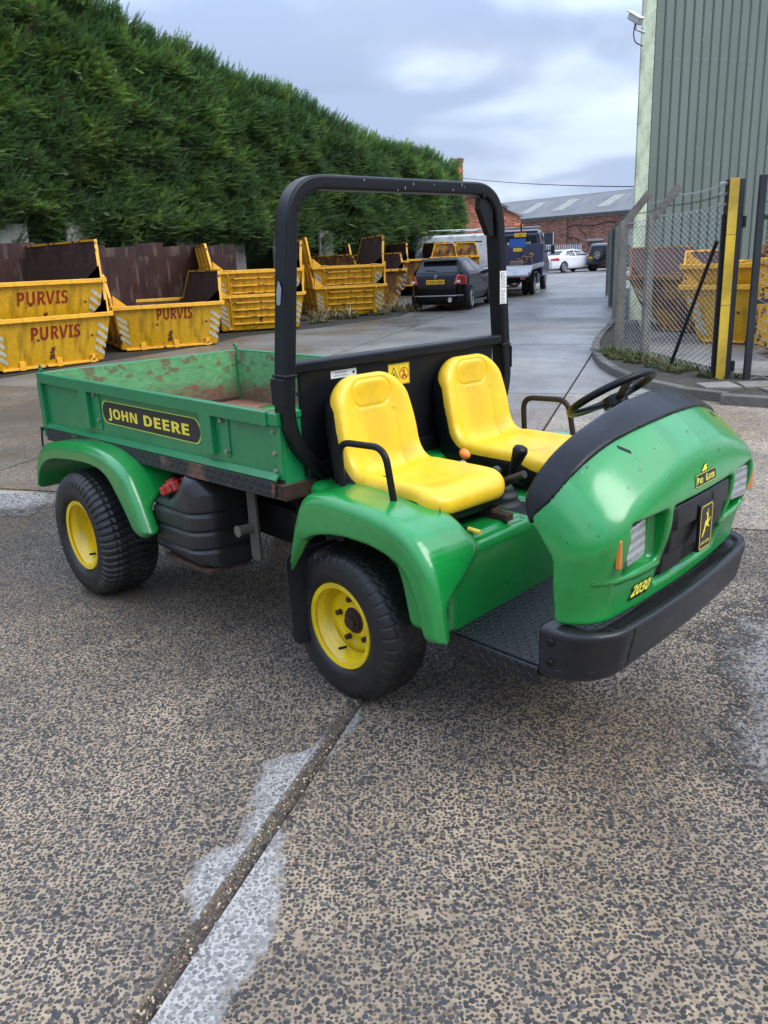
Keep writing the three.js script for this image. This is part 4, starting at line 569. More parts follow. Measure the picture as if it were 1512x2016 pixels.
  add('door', [span(17.3, 19.2, 0, 2.6, 0.01, 0.06)], std(lin(0.42, 0.42, 0.34), 0.7, { map: grime }), t); add('door', [span(14.7, 15.9, 0, 2.1, 0.01, 0.05)], std(lin(0.07, 0.035, 0.03), 0.7), t); add('lintel', [span(14.4, 16.1, 2.12, 2.3, 0.002, 0.07), span(17.0, 19.5, 2.62, 2.85, 0.002, 0.07)], std(lin(0.33, 0.30, 0.26), 0.8), t); add('shutter', [span(20.0, 21.4, 1.2, 2.35, 0.01, 0.06)], std(lin(0.4, 0.4, 0.42), 0.6, { map: grime }), t);
  const cab = []; cab.push(pipe([V3(11.8, 2.6, 0.06), V3(12.8, 3.4, 0.06), V3(15, 3.3, 0.06), V3(16.6, 3.5, 0.06), V3(18, 3.3, 0.06), V3(19.6, 2.9, 0.06)], 0.03, 40, 4), pipe([V3(12, 3.3, 0.06), V3(12.4, 2.6, 0.06), V3(13.6, 2.2, 0.06), V3(12.8, 0.8, 0.06)], 0.03, 30, 4), pipe([V3(13.4, 3.3, 0.06), V3(14.2, 2.7, 0.06), V3(15, 1.6, 0.06), V3(17, 2.0, 0.06), V3(18.8, 3.1, 0.06)], 0.025, 30, 4));
  stuff(add('cable_run', cab, M.under, t)); 
  for (const x of [1.5, 3.4, 5.2, 12.0]) add('pier', [span(x, x + 0.4, -0.2, eH - 0.2, 0, 0.10)], brick, t);
}
{
  const t = thing('brick_workshop', 'orange brick workshop with a square chimney beyond the end of the hedge', 'building', [4.2, gy(0, -52), -52], -0.05), b = std(0xffffff, 0.9, { map: again(brickTex(9, 0.68, 0.41, 0.30), 0.45, 0.45), bumpMap: fineBump, bumpScale: 0.004 });
  add('wall', [prism([[-4, -0.3], [4.6, -0.3], [4.6, 3.4], [3.6, 4.0], [0.9, 5.1], [-4, 5.1]], 0.3)], b, t);
  add('chimney', [rspan(0.52, 1.26, 3.0, 6.75, -1.0, -0.25, 0.01), span(0.48, 1.30, 6.6, 6.8, -1.04, -0.21)], b, t);
  add('roof', [beam(V3(0.5, 5.27, -2.2), V3(3.8, 3.95, -2.2), 0.12, 5.4, V3(0, 0, 1)).applyMatrix4(new THREE.Matrix4()), box(4.8, 0.12, 5, -1.9, 5.2, -2.3)], std(lin(0.13, 0.12, 0.12), 0.8), t);
  add('verge_board', [beam(V3(0.8, 5.2, 0.19), V3(4.75, 3.40, 0.19), 0.06, 0.12, V3(0, 0, 1))], std(lin(0.2, 0.18, 0.16), 0.8), t);
}
add('overhead_cable', [new THREE.TubeGeometry(new THREE.QuadraticBezierCurve3(V3(5.28, 6.05, -51), V3(6.4, 4.35, -36), V3(6.68, 3.19, -22.2)), 60, 0.013, 5)], M.under, scene).userData = { label: 'thin black cable strung from the chimney to the shed', category: 'cable' };
{
  const t = thing('palisade_fence', 'grey steel palisade fence in front of the brick warehouse', 'fence', [11.4, gy(0, -62), -62.5], 0.17), s = std(lin(0.32, 0.34, 0.38), 0.5, { metalness: 0.4 }), pales = [];
  for (let k = 0; k < 24; k++) pales.push(prism([[-0.05, 0], [0.05, 0], [0.05, 1.72], [0, 1.85], [-0.05, 1.72]], 0.02).translate(k * 0.165, 0, 0));
  stuff(add('pale', pales, s, t)); add('rail', [span(-0.1, 3.95, 0.35, 0.42, -0.07, -0.02)], s, t); add('rail', [span(-0.1, 3.95, 1.35, 1.42, -0.07, -0.02)], s, t);
}
{
  const t = thing('distant_tree', 'bare-topped bush tree showing just above the warehouse roof', 'tree', [27.5, 0.6, -96]), r = rng(44), leaf = new THREE.BufferGeometry(); leaf.setAttribute('position', new THREE.Float32BufferAttribute([-0.5, 0, 0, 0.5, 0, 0, 0, 0, 1, -0.5, 0.1, 0.5, 0.5, -0.1, 0.5, 0, 0.2, 1.4], 3)); leaf.computeVertexNormals();
  const n = 2600, im = new THREE.InstancedMesh(leaf, std(0xffffff, 0.9, { side: THREE.DoubleSide }), n), m4 = new THREE.Matrix4(), q = new THREE.Quaternion(), e = new THREE.Euler();
  for (let i = 0; i < n; i++) { const a = r() * 6.28, b = r(), rad = Math.pow(r(), 0.4) * (1 + 0.3 * perlin.noise(a * 1.4, b * 4, 1)), x = Math.cos(a) * rad * 1.9 * Math.sin(b * 3.1), z = Math.sin(a) * rad * 1.7 * Math.sin(b * 3.1), y = 4.8 + rad * 2.0 * Math.cos(b * 3.1) * 1.2, s = 0.10 + 0.16 * r(); e.set(r() * 6, r() * 6, r() * 6); m4.compose(V3(x, y, z), q.setFromEuler(e), V3(s, s, s)); im.setMatrixAt(i, m4); const v = 0.7 + 0.6 * r(); im.setColorAt(i, lin(0.13 * v, 0.115 * v, 0.055 * v)); }
  im.name = 'crown'; im.castShadow = im.receiveShadow = true; stuff(im); t.add(im);
  add('trunk', [rod(V3(0, -0.5, 0), V3(0.1, 4.5, 0), 0.16, 8, 0.07), rod(V3(0.05, 2.5, 0), V3(0.9, 5.3, 0.3), 0.06, 6, 0.02), rod(V3(0.05, 2.8, 0), V3(-0.8, 5.6, -0.2), 0.06, 6, 0.02)], std(lin(0.06, 0.05, 0.04), 0.9), t);
}
// ---------------------------------------------------------------- vehicles up the road (local: x forward, y up, z to the right; origin on the ground under the middle)
const carGlass = phys(lin(0.006, 0.008, 0.01), 0.06, { specularIntensity: 0.6 }), lampRed = phys(lin(0.42, 0.012, 0.012), 0.2, { clearcoat: 1, clearcoatRoughness: 0.05 }), lampClear = phys(lin(0.55, 0.55, 0.55), 0.2, { clearcoat: 1, clearcoatRoughness: 0.05 }), trim = std(lin(0.012, 0.012, 0.013), 0.6), alloy = std(lin(0.42, 0.43, 0.45), 0.35, { metalness: 0.8 }), rubber = std(lin(0.014, 0.014, 0.014), 0.8), silver = std(lin(0.5, 0.5, 0.5), 0.25, { metalness: 0.9 });
function plateTexture(txt) { return canvasTexture(256, 60, (c, w, h) => { c.fillStyle = '#e0a512'; c.fillRect(0, 0, w, h); c.fillStyle = '#151515'; c.font = 'bold 54px sans-serif'; c.textAlign = 'center'; c.textBaseline = 'middle'; c.fillText(txt, w / 2, h / 2 + 3, w - 20); }); }
function carWheel(parent, x, z, R, W, rimR, spokes = 6, mat = alloy) {
  const g = new THREE.Group(); g.name = 'wheel'; parent.add(g); g.position.set(x, R, z); if (z < 0) g.rotation.y = Math.PI;
  add('tyre', new THREE.LatheGeometry([[rimR, -W / 2], [R - 0.04, -W / 2], [R - 0.008, -W / 2 + 0.03], [R, -W / 4], [R, W / 4], [R - 0.008, W / 2 - 0.03], [R - 0.04, W / 2], [rimR, W / 2 - 0.012]].map(([r, y]) => new THREE.Vector2(r, y)), 36).rotateX(Math.PI / 2), rubber, g);
  const l = [new THREE.TorusGeometry(rimR - 0.01, 0.018, 6, 30).translate(0, 0, W / 2 - 0.012), new THREE.CylinderGeometry(0.05, 0.06, 0.05, 14).rotateX(Math.PI / 2).translate(0, 0, W / 2 - 0.05)];
  for (let k = 0; k < spokes; k++) { const a = k / spokes * 2 * Math.PI; l.push(beam(V3(0, 0, W / 2 - 0.04), V3(Math.cos(a) * (rimR - 0.02), Math.sin(a) * (rimR - 0.02), W / 2 - 0.025), 0.05, 0.03, V3(0, 0, 1))); }
  add('rim', l, mat, g); add('hub_back', [new THREE.CylinderGeometry(rimR - 0.01, rimR - 0.01, 0.02, 24).rotateX(Math.PI / 2).translate(0, 0, 0.0)], trim, g);
}
function makeBody(o) { // o: outline (xy), half(x, y) width, wheels [x...], wr
  const f = (x, y, z) => { const a = Math.abs(z); let d = smax(sdPoly(x, y, o.outline) + 0.0, a - o.half(x, y), o.k || 0.10); for (const wx of o.wheels) d = Math.max(d, -Math.max(Math.hypot(x - wx, y - o.wy) - o.arch, 0.50 - a)); return d; };
  return f;
}
function car(o) {
  const t = thing(o.name, o.label, o.category, o.at, o.turn, o.group), f = makeBody(o), L = o.length / 2 + 0.15, B = [[-L, 0.10, -1.05], [L, o.height + 0.12, 1.05]];
  add('body', implicit(f, B[0], B[1], o.res || 0.035), o.paint, t);
  for (const [nm, poly, mat, lift = 0.006] of o.side || []) { // panels lying in the flank
    for (const s of [-1, 1]) add(nm, implicit((x, y, z) => Math.max(f(x, y, z) - lift, sdPoly(x, y, poly), 0.40 - z * s, -f(x, y, z) - 0.03), [B[0][0], B[0][1], s > 0 ? 0.3 : -1.05], [B[1][0], B[1][1], s > 0 ? 1.05 : -0.3], 0.022), mat, t);
  }
  for (const [nm, poly, mat, end = -1, lift = 0.006, y0 = 0] of o.ends || []) // panels seen from behind (end -1) or in front
    add(nm, implicit((x, y, z) => Math.max(f(x, y, z) - lift, sdPoly(z, y, poly), end < 0 ? x - (o.endCut || -0.9) : (o.frontCut || 0.6) - x, -f(x, y, z) - 0.03), B[0], B[1], 0.024), mat, t);
  for (const wx of o.wheels) for (const s of [-1, 1]) carWheel(t, wx, s * (o.track / 2), o.wr, o.ww || 0.2, o.rimR, o.spokes, o.rimMat);
  add('underside', [span(-o.length / 2 + 0.3, o.length / 2 - 0.3, 0.16, 0.32, -0.6, 0.6)], trim, t);
  return t;
}
{ // black three-door hatchback
  const t = car({
    name: 'hatchback_car', label: 'black three-door hatchback car seen from behind inside the roll bar', category: 'car', at: gp(2.42, -26.25), turn: Math.PI / 2 - 0.34, length: 4.15, height: 1.46, res: 0.03,
    outline: roundPoly([[-2.05, 0.20], [-2.08, 0.62], [-2.02, 0.95], [-1.92, 1.02], [-1.42, 1.40], [-0.9, 1.46], [-0.1, 1.45], [0.55, 1.24], [1.05, 0.98], [1.75, 0.82], [2.06, 0.62], [2.08, 0.24]], 0.10, 4),
    half: (x, y) => 0.845 - 0.05 * sstep(0.5, 0.2, y) - 0.30 * sstep(0.92, 1.5, y) - 0.17 * sstep(1.2, 2.1, Math.abs(x)) ** 2 * 1.2, wheels: [-1.28, 1.30], wy: 0.31, arch: 0.345, wr: 0.31, rimR: 0.215, track: 1.56, k: 0.10, spokes: 7,
    paint: phys(lin(0.003, 0.003, 0.004), 0.3, { clearcoat: 0.22, clearcoatRoughness: 0.05, specularIntensity: 0.15 }),
    side: [['side_window', [[-1.35, 1.06], [-1.22, 1.32], [-0.62, 1.39], [-0.52, 1.02]], carGlass], ['door_window', [[-0.46, 1.02], [-0.54, 1.39], [-0.1, 1.38], [0.42, 1.18], [0.72, 0.99]], carGlass]],
    ends: [['rear_window', [[-0.60, 1.04], [-0.50, 1.36], [0.50, 1.36], [0.60, 1.04]], carGlass], ['tail_light', [[-0.80, 0.70], [-0.80, 0.96], [-0.62, 0.99], [-0.52, 0.74]], lampRed], ['tail_light', [[0.80, 0.70], [0.80, 0.96], [0.62, 0.99], [0.52, 0.74]], lampRed], ['bumper_strip', [[-0.74, 0.40], [-0.74, 0.44], [0.74, 0.44], [0.74, 0.40]], silver, -1, 0.004], ['windscreen', [[-0.58, 1.02], [-0.5, 1.34], [0.5, 1.34], [0.58, 1.02]], carGlass, 1]],
  });
  add('number_plate', [box(0.012, 0.125, 0.53, -2.086, 0.80, 0)], std(lin(0.6, 0.38, 0.02), 0.5), t);
  add('plate_print', new THREE.PlaneGeometry(0.52, 0.115).rotateY(-Math.PI / 2).translate(-2.095, 0.80, 0), std(0xffffff, 0.45, { map: plateTexture('CV54 VWP') }), t);
  add('spoiler', [rbox(0.22, 0.035, 1.04, 0.015, -1.50, 1.42, 0)], phys(lin(0.004, 0.004, 0.006), 0.25, { clearcoat: 1 }), t);
  add('exhaust', [new THREE.TorusGeometry(0.055, 0.012, 8, 20).rotateY(Math.PI / 2).translate(-2.10, 0.30, 0.42), rod(V3(-1.9, 0.30, 0.42), V3(-2.10, 0.30, 0.42), 0.05, 14)], silver, t);
  add('badge', [new THREE.TorusGeometry(0.035, 0.008, 6, 16).scale(1.2, 1, 1).rotateY(Math.PI / 2).translate(-2.045, 0.945, 0)], silver, t);
  add('wiper', [beam(V3(-1.83, 1.10, -0.02), V3(-1.81, 1.12, -0.36), 0.02, 0.015)], trim, t);
  add('aerial', [rod(V3(-1.3, 1.44, 0), V3(-1.5, 1.62, 0), 0.006, 5)], trim, t);
  for (const s of [-1, 1]) { add('mirror', [rbox(0.12, 0.12, 0.20, 0.04, 0.62, 1.02, s * 0.93)], trim, t); add('sill_skirt', [rbox(1.9, 0.08, 0.04, 0.015, 0.0, 0.20, s * 0.82)], phys(lin(0.004, 0.004, 0.006), 0.3), t); add('door_handle', [rbox(0.16, 0.035, 0.03, 0.012, -0.36, 0.86, s * 0.845)], phys(lin(0.006, 0.006, 0.008), 0.2), t); add('light_cluster', [rbox(0.02, 0.07, 0.10, 0.01, -2.035, 0.80, s * 0.66)], lampClear, t); }
}
{ // white saloon
  const t = car({
    name: 'saloon_car', label: 'white saloon car parked by the palisade fence at the far end', category: 'car', at: [13.15, gy(0, -58) , -58.2], turn: 0.62, length: 4.75, height: 1.48, res: 0.05,
    outline: roundPoly([[-2.36, 0.22], [-2.38, 0.78], [-2.25, 0.99], [-1.72, 1.05], [-0.95, 1.43], [-0.2, 1.48], [0.45, 1.38], [1.10, 0.99], [1.9, 0.86], [2.32, 0.66], [2.36, 0.24]], 0.12, 4),
    half: (x, y) => 0.90 - 0.05 * sstep(0.5, 0.2, y) - 0.30 * sstep(0.95, 1.5, y) - 0.22 * sstep(1.3, 2.4, Math.abs(x)) ** 2, wheels: [-1.38, 1.38], wy: 0.335, arch: 0.37, wr: 0.335, rimR: 0.23, track: 1.62, k: 0.12, spokes: 7,
    paint: phys(lin(0.72, 0.73, 0.75), 0.35, { clearcoat: 1, clearcoatRoughness: 0.05 }),
    side: [['side_window', [[-1.35, 1.06], [-0.90, 1.36], [-0.30, 1.41], [-0.30, 1.03]], carGlass], ['door_window', [[-0.24, 1.03], [-0.24, 1.41], [0.35, 1.33], [0.95, 1.02]], carGlass]],
    ends: [['rear_window', [[-0.62, 1.10], [-0.48, 1.38], [0.48, 1.38], [0.62, 1.10]], carGlass], ['tail_light', [[-0.86, 0.74], [-0.84, 0.95], [-0.5, 0.90], [-0.55, 0.78]], lampRed], ['tail_light', [[0.86, 0.74], [0.84, 0.95], [0.5, 0.90], [0.55, 0.78]], lampRed]], endCut: -1.0,
  });
  add('number_plate', [box(0.012, 0.12, 0.52, -2.385, 0.62, 0)], std(lin(0.6, 0.38, 0.02), 0.5), t);
  for (const s of [-1, 1]) add('mirror', [rbox(0.12, 0.13, 0.2, 0.04, 0.85, 1.03, s * 0.98)], phys(lin(0.72, 0.73, 0.75), 0.35), t);
}
{ // dark off-roader with spare wheel on its back door
  const t = car({
    name: 'off_road_car', label: 'dark off-road car with a spare wheel on its back door beside the white saloon', category: 'car', at: [16.35, gy(0, -58), -58.6], turn: 0.80, length: 4.3, height: 1.78, res: 0.05,
    outline: roundPoly([[-2.12, 0.38], [-2.15, 1.05], [-1.98, 1.70], [-1.4, 1.78], [0.1, 1.76], [0.62, 1.68], [1.05, 1.12], [1.95, 1.02], [2.12, 0.85], [2.12, 0.40]], 0.10, 4),
    half: (x, y) => 0.89 - 0.14 * sstep(1.05, 1.8, y) - 0.12 * sstep(1.5, 2.2, Math.abs(x)) ** 2, wheels: [-1.26, 1.28], wy: 0.38, arch: 0.43, wr: 0.38, rimR: 0.235, track: 1.56, k: 0.10, spokes: 5, ww: 0.23,
    paint: phys(lin(0.010, 0.013, 0.016), 0.3, { clearcoat: 1, clearcoatRoughness: 0.06 }),
    side: [['side_window', [[-1.85, 1.16], [-1.80, 1.58], [-1.0, 1.62], [-1.0, 1.14]], carGlass], ['door_window', [[-0.92, 1.14], [-0.92, 1.62], [-0.1, 1.62], [-0.1, 1.13]], carGlass], ['door_window', [[-0.02, 1.13], [-0.02, 1.62], [0.5, 1.58], [0.85, 1.13]], carGlass]],
    ends: [['rear_window', [[-0.62, 1.14], [-0.58, 1.58], [0.58, 1.58], [0.62, 1.14]], carGlass], ['tail_light', [[0.84, 0.80], [0.84, 1.12], [0.70, 1.12], [0.70, 0.80]], lampRed], ['tail_light', [[-0.84, 0.80], [-0.84, 1.12], [-0.70, 1.12], [-0.70, 0.80]], lampRed]], endCut: -1.4,
  });
  const spare = new THREE.Group(); spare.name = 'spare_wheel'; t.add(spare); spare.position.set(-2.26, 1.02, 0.02); spare.rotation.y = -Math.PI / 2;
  add('tyre', new THREE.LatheGeometry([[0.23, -0.11], [0.34, -0.11], [0.375, -0.07], [0.38, 0.05], [0.34, 0.11], [0.23, 0.10]].map(([r, y]) => new THREE.Vector2(r, y)), 32).rotateX(Math.PI / 2), rubber, spare);
  const l = [new THREE.TorusGeometry(0.22, 0.02, 6, 28).translate(0, 0, 0.10)]; for (let k = 0; k < 5; k++) { const a = k / 5 * 6.283; l.push(beam(V3(0, 0, 0.08), V3(Math.cos(a) * 0.21, Math.sin(a) * 0.21, 0.10), 0.07, 0.03, V3(0, 0, 1))); } add('rim', l, alloy, spare);
  add('number_plate', [box(0.012, 0.11, 0.4, -2.155, 0.86, -0.5)], std(lin(0.6, 0.38, 0.02), 0.5), t);
  add('rear_bumper', [rbox(0.16, 0.18, 1.7, 0.04, -2.15, 0.52, 0)], trim, t);
  add('roof_rail', [rod(V3(-1.7, 1.82, 0.66), V3(0.3, 1.81, 0.66), 0.02, 6), rod(V3(-1.7, 1.82, -0.66), V3(0.3, 1.81, -0.66), 0.02, 6)], trim, t);
}
{ // dark blue recovery truck, beaver-tail bed towards us
  const t = thing('recovery_truck', 'dark blue recovery truck with an empty flat bed and orange beacon', 'truck', [5.05, gy(0, -31.5), -31.9], Math.PI / 2 - 0.30), blue = phys(lin(0.008, 0.012, 0.055), 0.35, { clearcoat: 0.8, clearcoatRoughness: 0.1 }), deck = std(lin(0.34, 0.35, 0.37), 0.5, { metalness: 0.3, map: grime });
  add('bed', [prism([[-2.6, 0.72], [-2.6, 0.66], [-1.7, 0.86], [1.9, 0.92], [1.9, 1.0], [-1.75, 0.96]], 2.0, 0.01)], deck, t);
  for (const s of [-1, 1]) { add('bed_rail', [beam(V3(-2.55, 0.75, s * 1.01), V3(-1.72, 0.98, s * 1.01), 0.06, 0.10), beam(V3(-1.72, 0.98, s * 1.01), V3(1.9, 1.03, s * 1.01), 0.06, 0.12)], deck, t); }
  add('headboard', [rspan(1.86, 1.94, 0.95, 1.78, -1.0, 1.0, 0.02)], blue, t);
  add('headboard_post', [rspan(1.84, 1.90, 0.95, 2.55, 0.12, 0.18, 0.01)], trim, t);
  const cabD = (x, y, z) => smax(sdPoly(x, y, roundPoly([[2.05, 0.55], [2.05, 2.22], [2.2, 2.32], [2.95, 2.30], [3.35, 2.15], [3.75, 1.42], [4.4, 1.18], [4.5, 0.5]], 0.1, 4)), Math.abs(z) - 0.98 + 0.17 * sstep(1.3, 2.4, y), 0.12);
  const cab = add('cab', implicit(cabD, [1.95, 0.4, -1.1], [4.6, 2.45, 1.1], 0.045), blue, t);
  add('rear_window', [rspan(2.03, 2.06, 1.55, 2.10, -0.72, 0.72, 0.01)], carGlass, cab);
  add('window_lettering', new THREE.PlaneGeometry(1.1, 0.20).rotateY(-Math.PI / 2).translate(2.022, 1.80, 0.04), new THREE.MeshStandardMaterial({ roughness: 0.5, alphaTest: 0.5, map: canvasTexture(256, 48, (c, w, h) => { c.clearRect(0, 0, w, h); c.fillStyle = '#d6dcd6'; c.font = 'bold 44px sans-serif'; c.textAlign = 'center'; c.textBaseline = 'middle'; c.fillText('RECOVERY', w / 2, h / 2, w - 6); }) }), cab);
  for (const s of [-1, 1]) { add('side_window', [prism([[2.35, 1.42], [2.35, 2.08], [3.05, 2.08], [3.5, 1.42]], 0.02).translate(0, 0, 0).rotateX(-s * 0.14).translate(0, 0.02, s * 1.14)], carGlass, cab); add('mirror', [rbox(0.12, 0.36, 0.16, 0.04, 3.35, 1.55, s * 1.22), rod(V3(3.4, 1.5, s * 0.92), V3(3.35, 1.5, s * 1.2), 0.03)], trim, t); add('tail_lamp', [box(0.02, 0.09, 0.16, -2.62, 0.62, s * 0.8)], lampRed, t); }
  add('windscreen', [beam(V3(3.42, 2.08, 0), V3(3.78, 1.45, 0), 1.5, 0.02, V3(1, 0.6, 0))], carGlass, cab);
  add('light_bar', [rspan(1.9, 2.1, 2.34, 2.42, -0.85, 0.85, 0.02)], deck, t); add('beacon', [rbox(0.16, 0.13, 0.34, 0.04, 2.0, 2.47, 0.02)], phys(lin(0.75, 0.18, 0.01), 0.3), t);
  const yl = std(lin(0.62, 0.42, 0.02), 0.5);
  add('yellow_plate', [box(0.02, 0.15, 0.46, 1.835, 2.12, 0.12)], yl, t); add('yellow_plate', [box(0.02, 0.13, 0.34, 1.835, 1.58, 0.02)], yl, t); add('blue_board', [box(0.015, 0.32, 0.62, 1.84, 1.83, 0.02)], phys(lin(0.02, 0.09, 0.34), 0.4), t);
  add('plate_print', new THREE.PlaneGeometry(0.42, 0.11).rotateY(-Math.PI / 2).translate(1.823, 2.12, 0.12), std(0xffffff, 0.5, { map: plateTexture('WJ') }), t);
  stuff(add('tow_gear', [new THREE.TorusGeometry(0.12, 0.035, 6, 16).rotateY(1.57).translate(1.76, 1.20, 0.3), pipe([V3(1.8, 1.05, -0.1), V3(1.74, 1.25, 0.05), V3(1.76, 1.12, 0.2), V3(1.74, 1.3, 0.5), V3(1.78, 1.05, 0.62)], 0.03, 20, 6), rbox(0.25, 0.18, 0.5, 0.03, 1.66, 1.08, 0.0)], std(lin(0.16, 0.10, 0.08), 0.7), t));
  add('hook', [new THREE.TorusGeometry(0.06, 0.02, 6, 14, 4.6).rotateY(1.57).translate(1.74, 1.36, 0.56)], std(lin(0.6, 0.22, 0.05), 0.5), t);
  add('chassis', [span(-1.6, 4.2, 0.42, 0.62, -0.42, 0.42), span(0.2, 1.2, 0.35, 0.70, 0.6, 0.95)], trim, t);
  for (const s of [-1, 1]) { for (const z of [0.90, 0.66]) carWheel(t, -0.75, s * z, 0.35, 0.2, 0.21, 8, std(lin(0.28, 0.28, 0.28), 0.5)); carWheel(t, 3.35, s * 0.86, 0.35, 0.22, 0.21, 8, std(lin(0.28, 0.28, 0.28), 0.5)); add('wheel_guard', [prism([[-1.2, 0.45], [-1.15, 0.78], [-0.35, 0.80], [-0.3, 0.45], [-0.36, 0.45], [-0.42, 0.74], [-1.08, 0.74], [-1.14, 0.45]], 0.5).translate(0, 0, s * 0.78)], trim, t); }
}
{ // white panel van, side on behind the truck
  const t = thing('panel_van', 'white van with a roof rack parked across the road behind the blue truck', 'van', [4.25, gy(0, -37.5), -37.8], 0.10), w = phys(lin(0.52, 0.54, 0.56), 0.35, { clearcoat: 0.8, clearcoatRoughness: 0.1, map: grime });
  const f = (x, y, z) => { let d = smax(sdPoly(x, y, roundPoly([[-2.6, 0.35], [-2.62, 2.0], [-2.5, 2.26], [1.0, 2.28], [1.6, 2.15], [2.15, 1.35], [2.7, 1.15], [2.75, 0.35]], 0.1, 4)), Math.abs(z) - 0.98 + 0.10 * sstep(1.2, 2.3, y), 0.12); for (const wx of [-1.6, 1.7]) d = Math.max(d, -Math.max(Math.hypot(x - wx, y - 0.34) - 0.40, 0.6 - Math.abs(z))); return d; };
  add('body', implicit(f, [-2.8, 0.25, -1.1], [2.9, 2.45, 1.1], 0.05), w, t);
  for (const [a, b] of [[-2.2, -1.05], [-0.9, 0.3], [0.5, 1.35]]) add('side_window', [prism([[a, 1.35], [b, 1.35], [b - (b > 1 ? 0.3 : 0), 1.95], [a, 1.95]], 0.02).rotateX(-0.07).translate(0, 0.03, 1.03)], carGlass, t);
  add('roof_rack', [rod(V3(-2.3, 2.45, 0.7), V3(1.0, 2.45, 0.7), 0.025, 6), rod(V3(-2.3, 2.45, -0.7), V3(1.0, 2.45, -0.7), 0.025, 6), ...[-2.0, -1.2, -0.4, 0.4].map((x) => rod(V3(x, 2.43, -0.72), V3(x, 2.43, 0.72), 0.02, 6)), ...[-2.0, -0.4].map((x) => rod(V3(x, 2.25, 0.7), V3(x, 2.44, 0.7), 0.02, 6))], silver, t);
  for (const x of [-1.6, 1.7]) for (const s of [-1, 1]) carWheel(t, x, s * 0.88, 0.34, 0.2, 0.21, 8, std(lin(0.3, 0.3, 0.3), 0.5));
}
// ---------------------------------------------------------------- the utility vehicle (x forward, y up, z to its right-hand side)
const vehicle = thing('utility_vehicle', 'green utility vehicle with two yellow seats, black roll bar and open cargo bed', 'utility vehicle', [-0.9611, 0, -4.6981], -0.8336);
const SK = 0.09; // the front end stands a few degrees askew to the bed
const skew = (g) => g.applyMatrix4(new THREE.Matrix4().set(1, 0, SK, 0, 0, 1, 0, 0, 0, 0, 1, 0, 0, 0, 0, 1));
const chipR = rng(91), chips = []; for (let i = 0; i < 60; i++) chips.push([chipR(), chipR(), 0.0015 + 0.004 * chipR() * chipR()]);
const paintDirt = texture(512, (u, v) => { let c = 0; for (const [x, y, r] of chips) { const dx = Math.abs(u - x), dy = Math.abs(v - y); if (dx * dx + dy * dy * 0.4 < r * r) c = 1; } const s = 1 - 0.10 * sstep(0.5, 0.8, N1(u, v)) - 0.06 * N3(u, v); return [s * (1 - c * 0.45), s * (1 - c * 0.5), s * (1 - c * 0.55)]; });
Object.assign(M, {
  green: phys(lin(0.006, 0.255, 0.042), 0.42, { map: paintDirt, roughnessMap: gloss, clearcoat: 0.75, clearcoatRoughness: 0.16, bumpMap: beads, bumpScale: 0.0012 }),
  greenBed: phys(lin(0.007, 0.205, 0.062), 0.5, { map: paintDirt, roughnessMap: gloss, clearcoat: 0.35, clearcoatRoughness: 0.3, bumpMap: beads, bumpScale: 0.0007 }),
  black: phys(lin(0.007, 0.0072, 0.008), 0.55, { map: grime, roughnessMap: gloss, specularIntensity: 0.45 }),
  blackPaint: phys(lin(0.007, 0.0078, 0.0098), 0.55, { map: grime, roughnessMap: gloss, specularIntensity: 0.5, bumpMap: fineBump, bumpScale: 0.0004 }),
  dash: phys(lin(0.008, 0.0085, 0.0105), 0.5, { map: grime, roughnessMap: gloss, specularIntensity: 0.6, bumpMap: beads, bumpScale: 0.0010 }),
  under: std(lin(0.012, 0.012, 0.012), 0.85, { map: grime }),
  seat: phys(lin(0.87, 0.565, 0.022), 0.5, { map: texture(512, (u, v) => { const k = 1 - 0.10 * sstep(0.5, 0.8, N1(u, v)) - 0.05 * N5(u, v); return [k, k * 0.99, k]; }), roughnessMap: gloss, bumpMap: fineBump, bumpScale: 0.0006, sheen: 0.15, sheenRoughness: 0.5 }),
  rim: phys(lin(0.90, 0.62, 0.004), 0.4, { map: grime, roughnessMap: gloss, clearcoat: 0.4, clearcoatRoughness: 0.3 }),
  tyre: std(lin(0.060, 0.060, 0.060), 0.62, { map: texture(512, (u, v) => { const k = 0.50 + 0.14 * (N1(u, v) - 0.4) - 0.10 * N3(u, v), d = sstep(0.50, 0.72, N2(u, v) + 0.2 * (N5(u, v) - 0.5)); return [k + 0.16 * d, k + 0.12 * d, k + 0.07 * d]; }), roughnessMap: gloss, bumpMap: fineBump, bumpScale: 0.0012 }),
  rust: std(lin(0.10, 0.045, 0.026), 0.9, { map: texture(256, (u, v) => 0.45 + 0.6 * N2(u, v) + 0.2 * (N5(u, v) - 0.5)), bumpMap: fineBump, bumpScale: 0.002 }),
  metal: std(lin(0.42, 0.40, 0.36), 0.45, { metalness: 0.8, roughnessMap: gloss }),
  bolt: std(lin(0.30, 0.30, 0.25), 0.5, { metalness: 0.6 }),
});
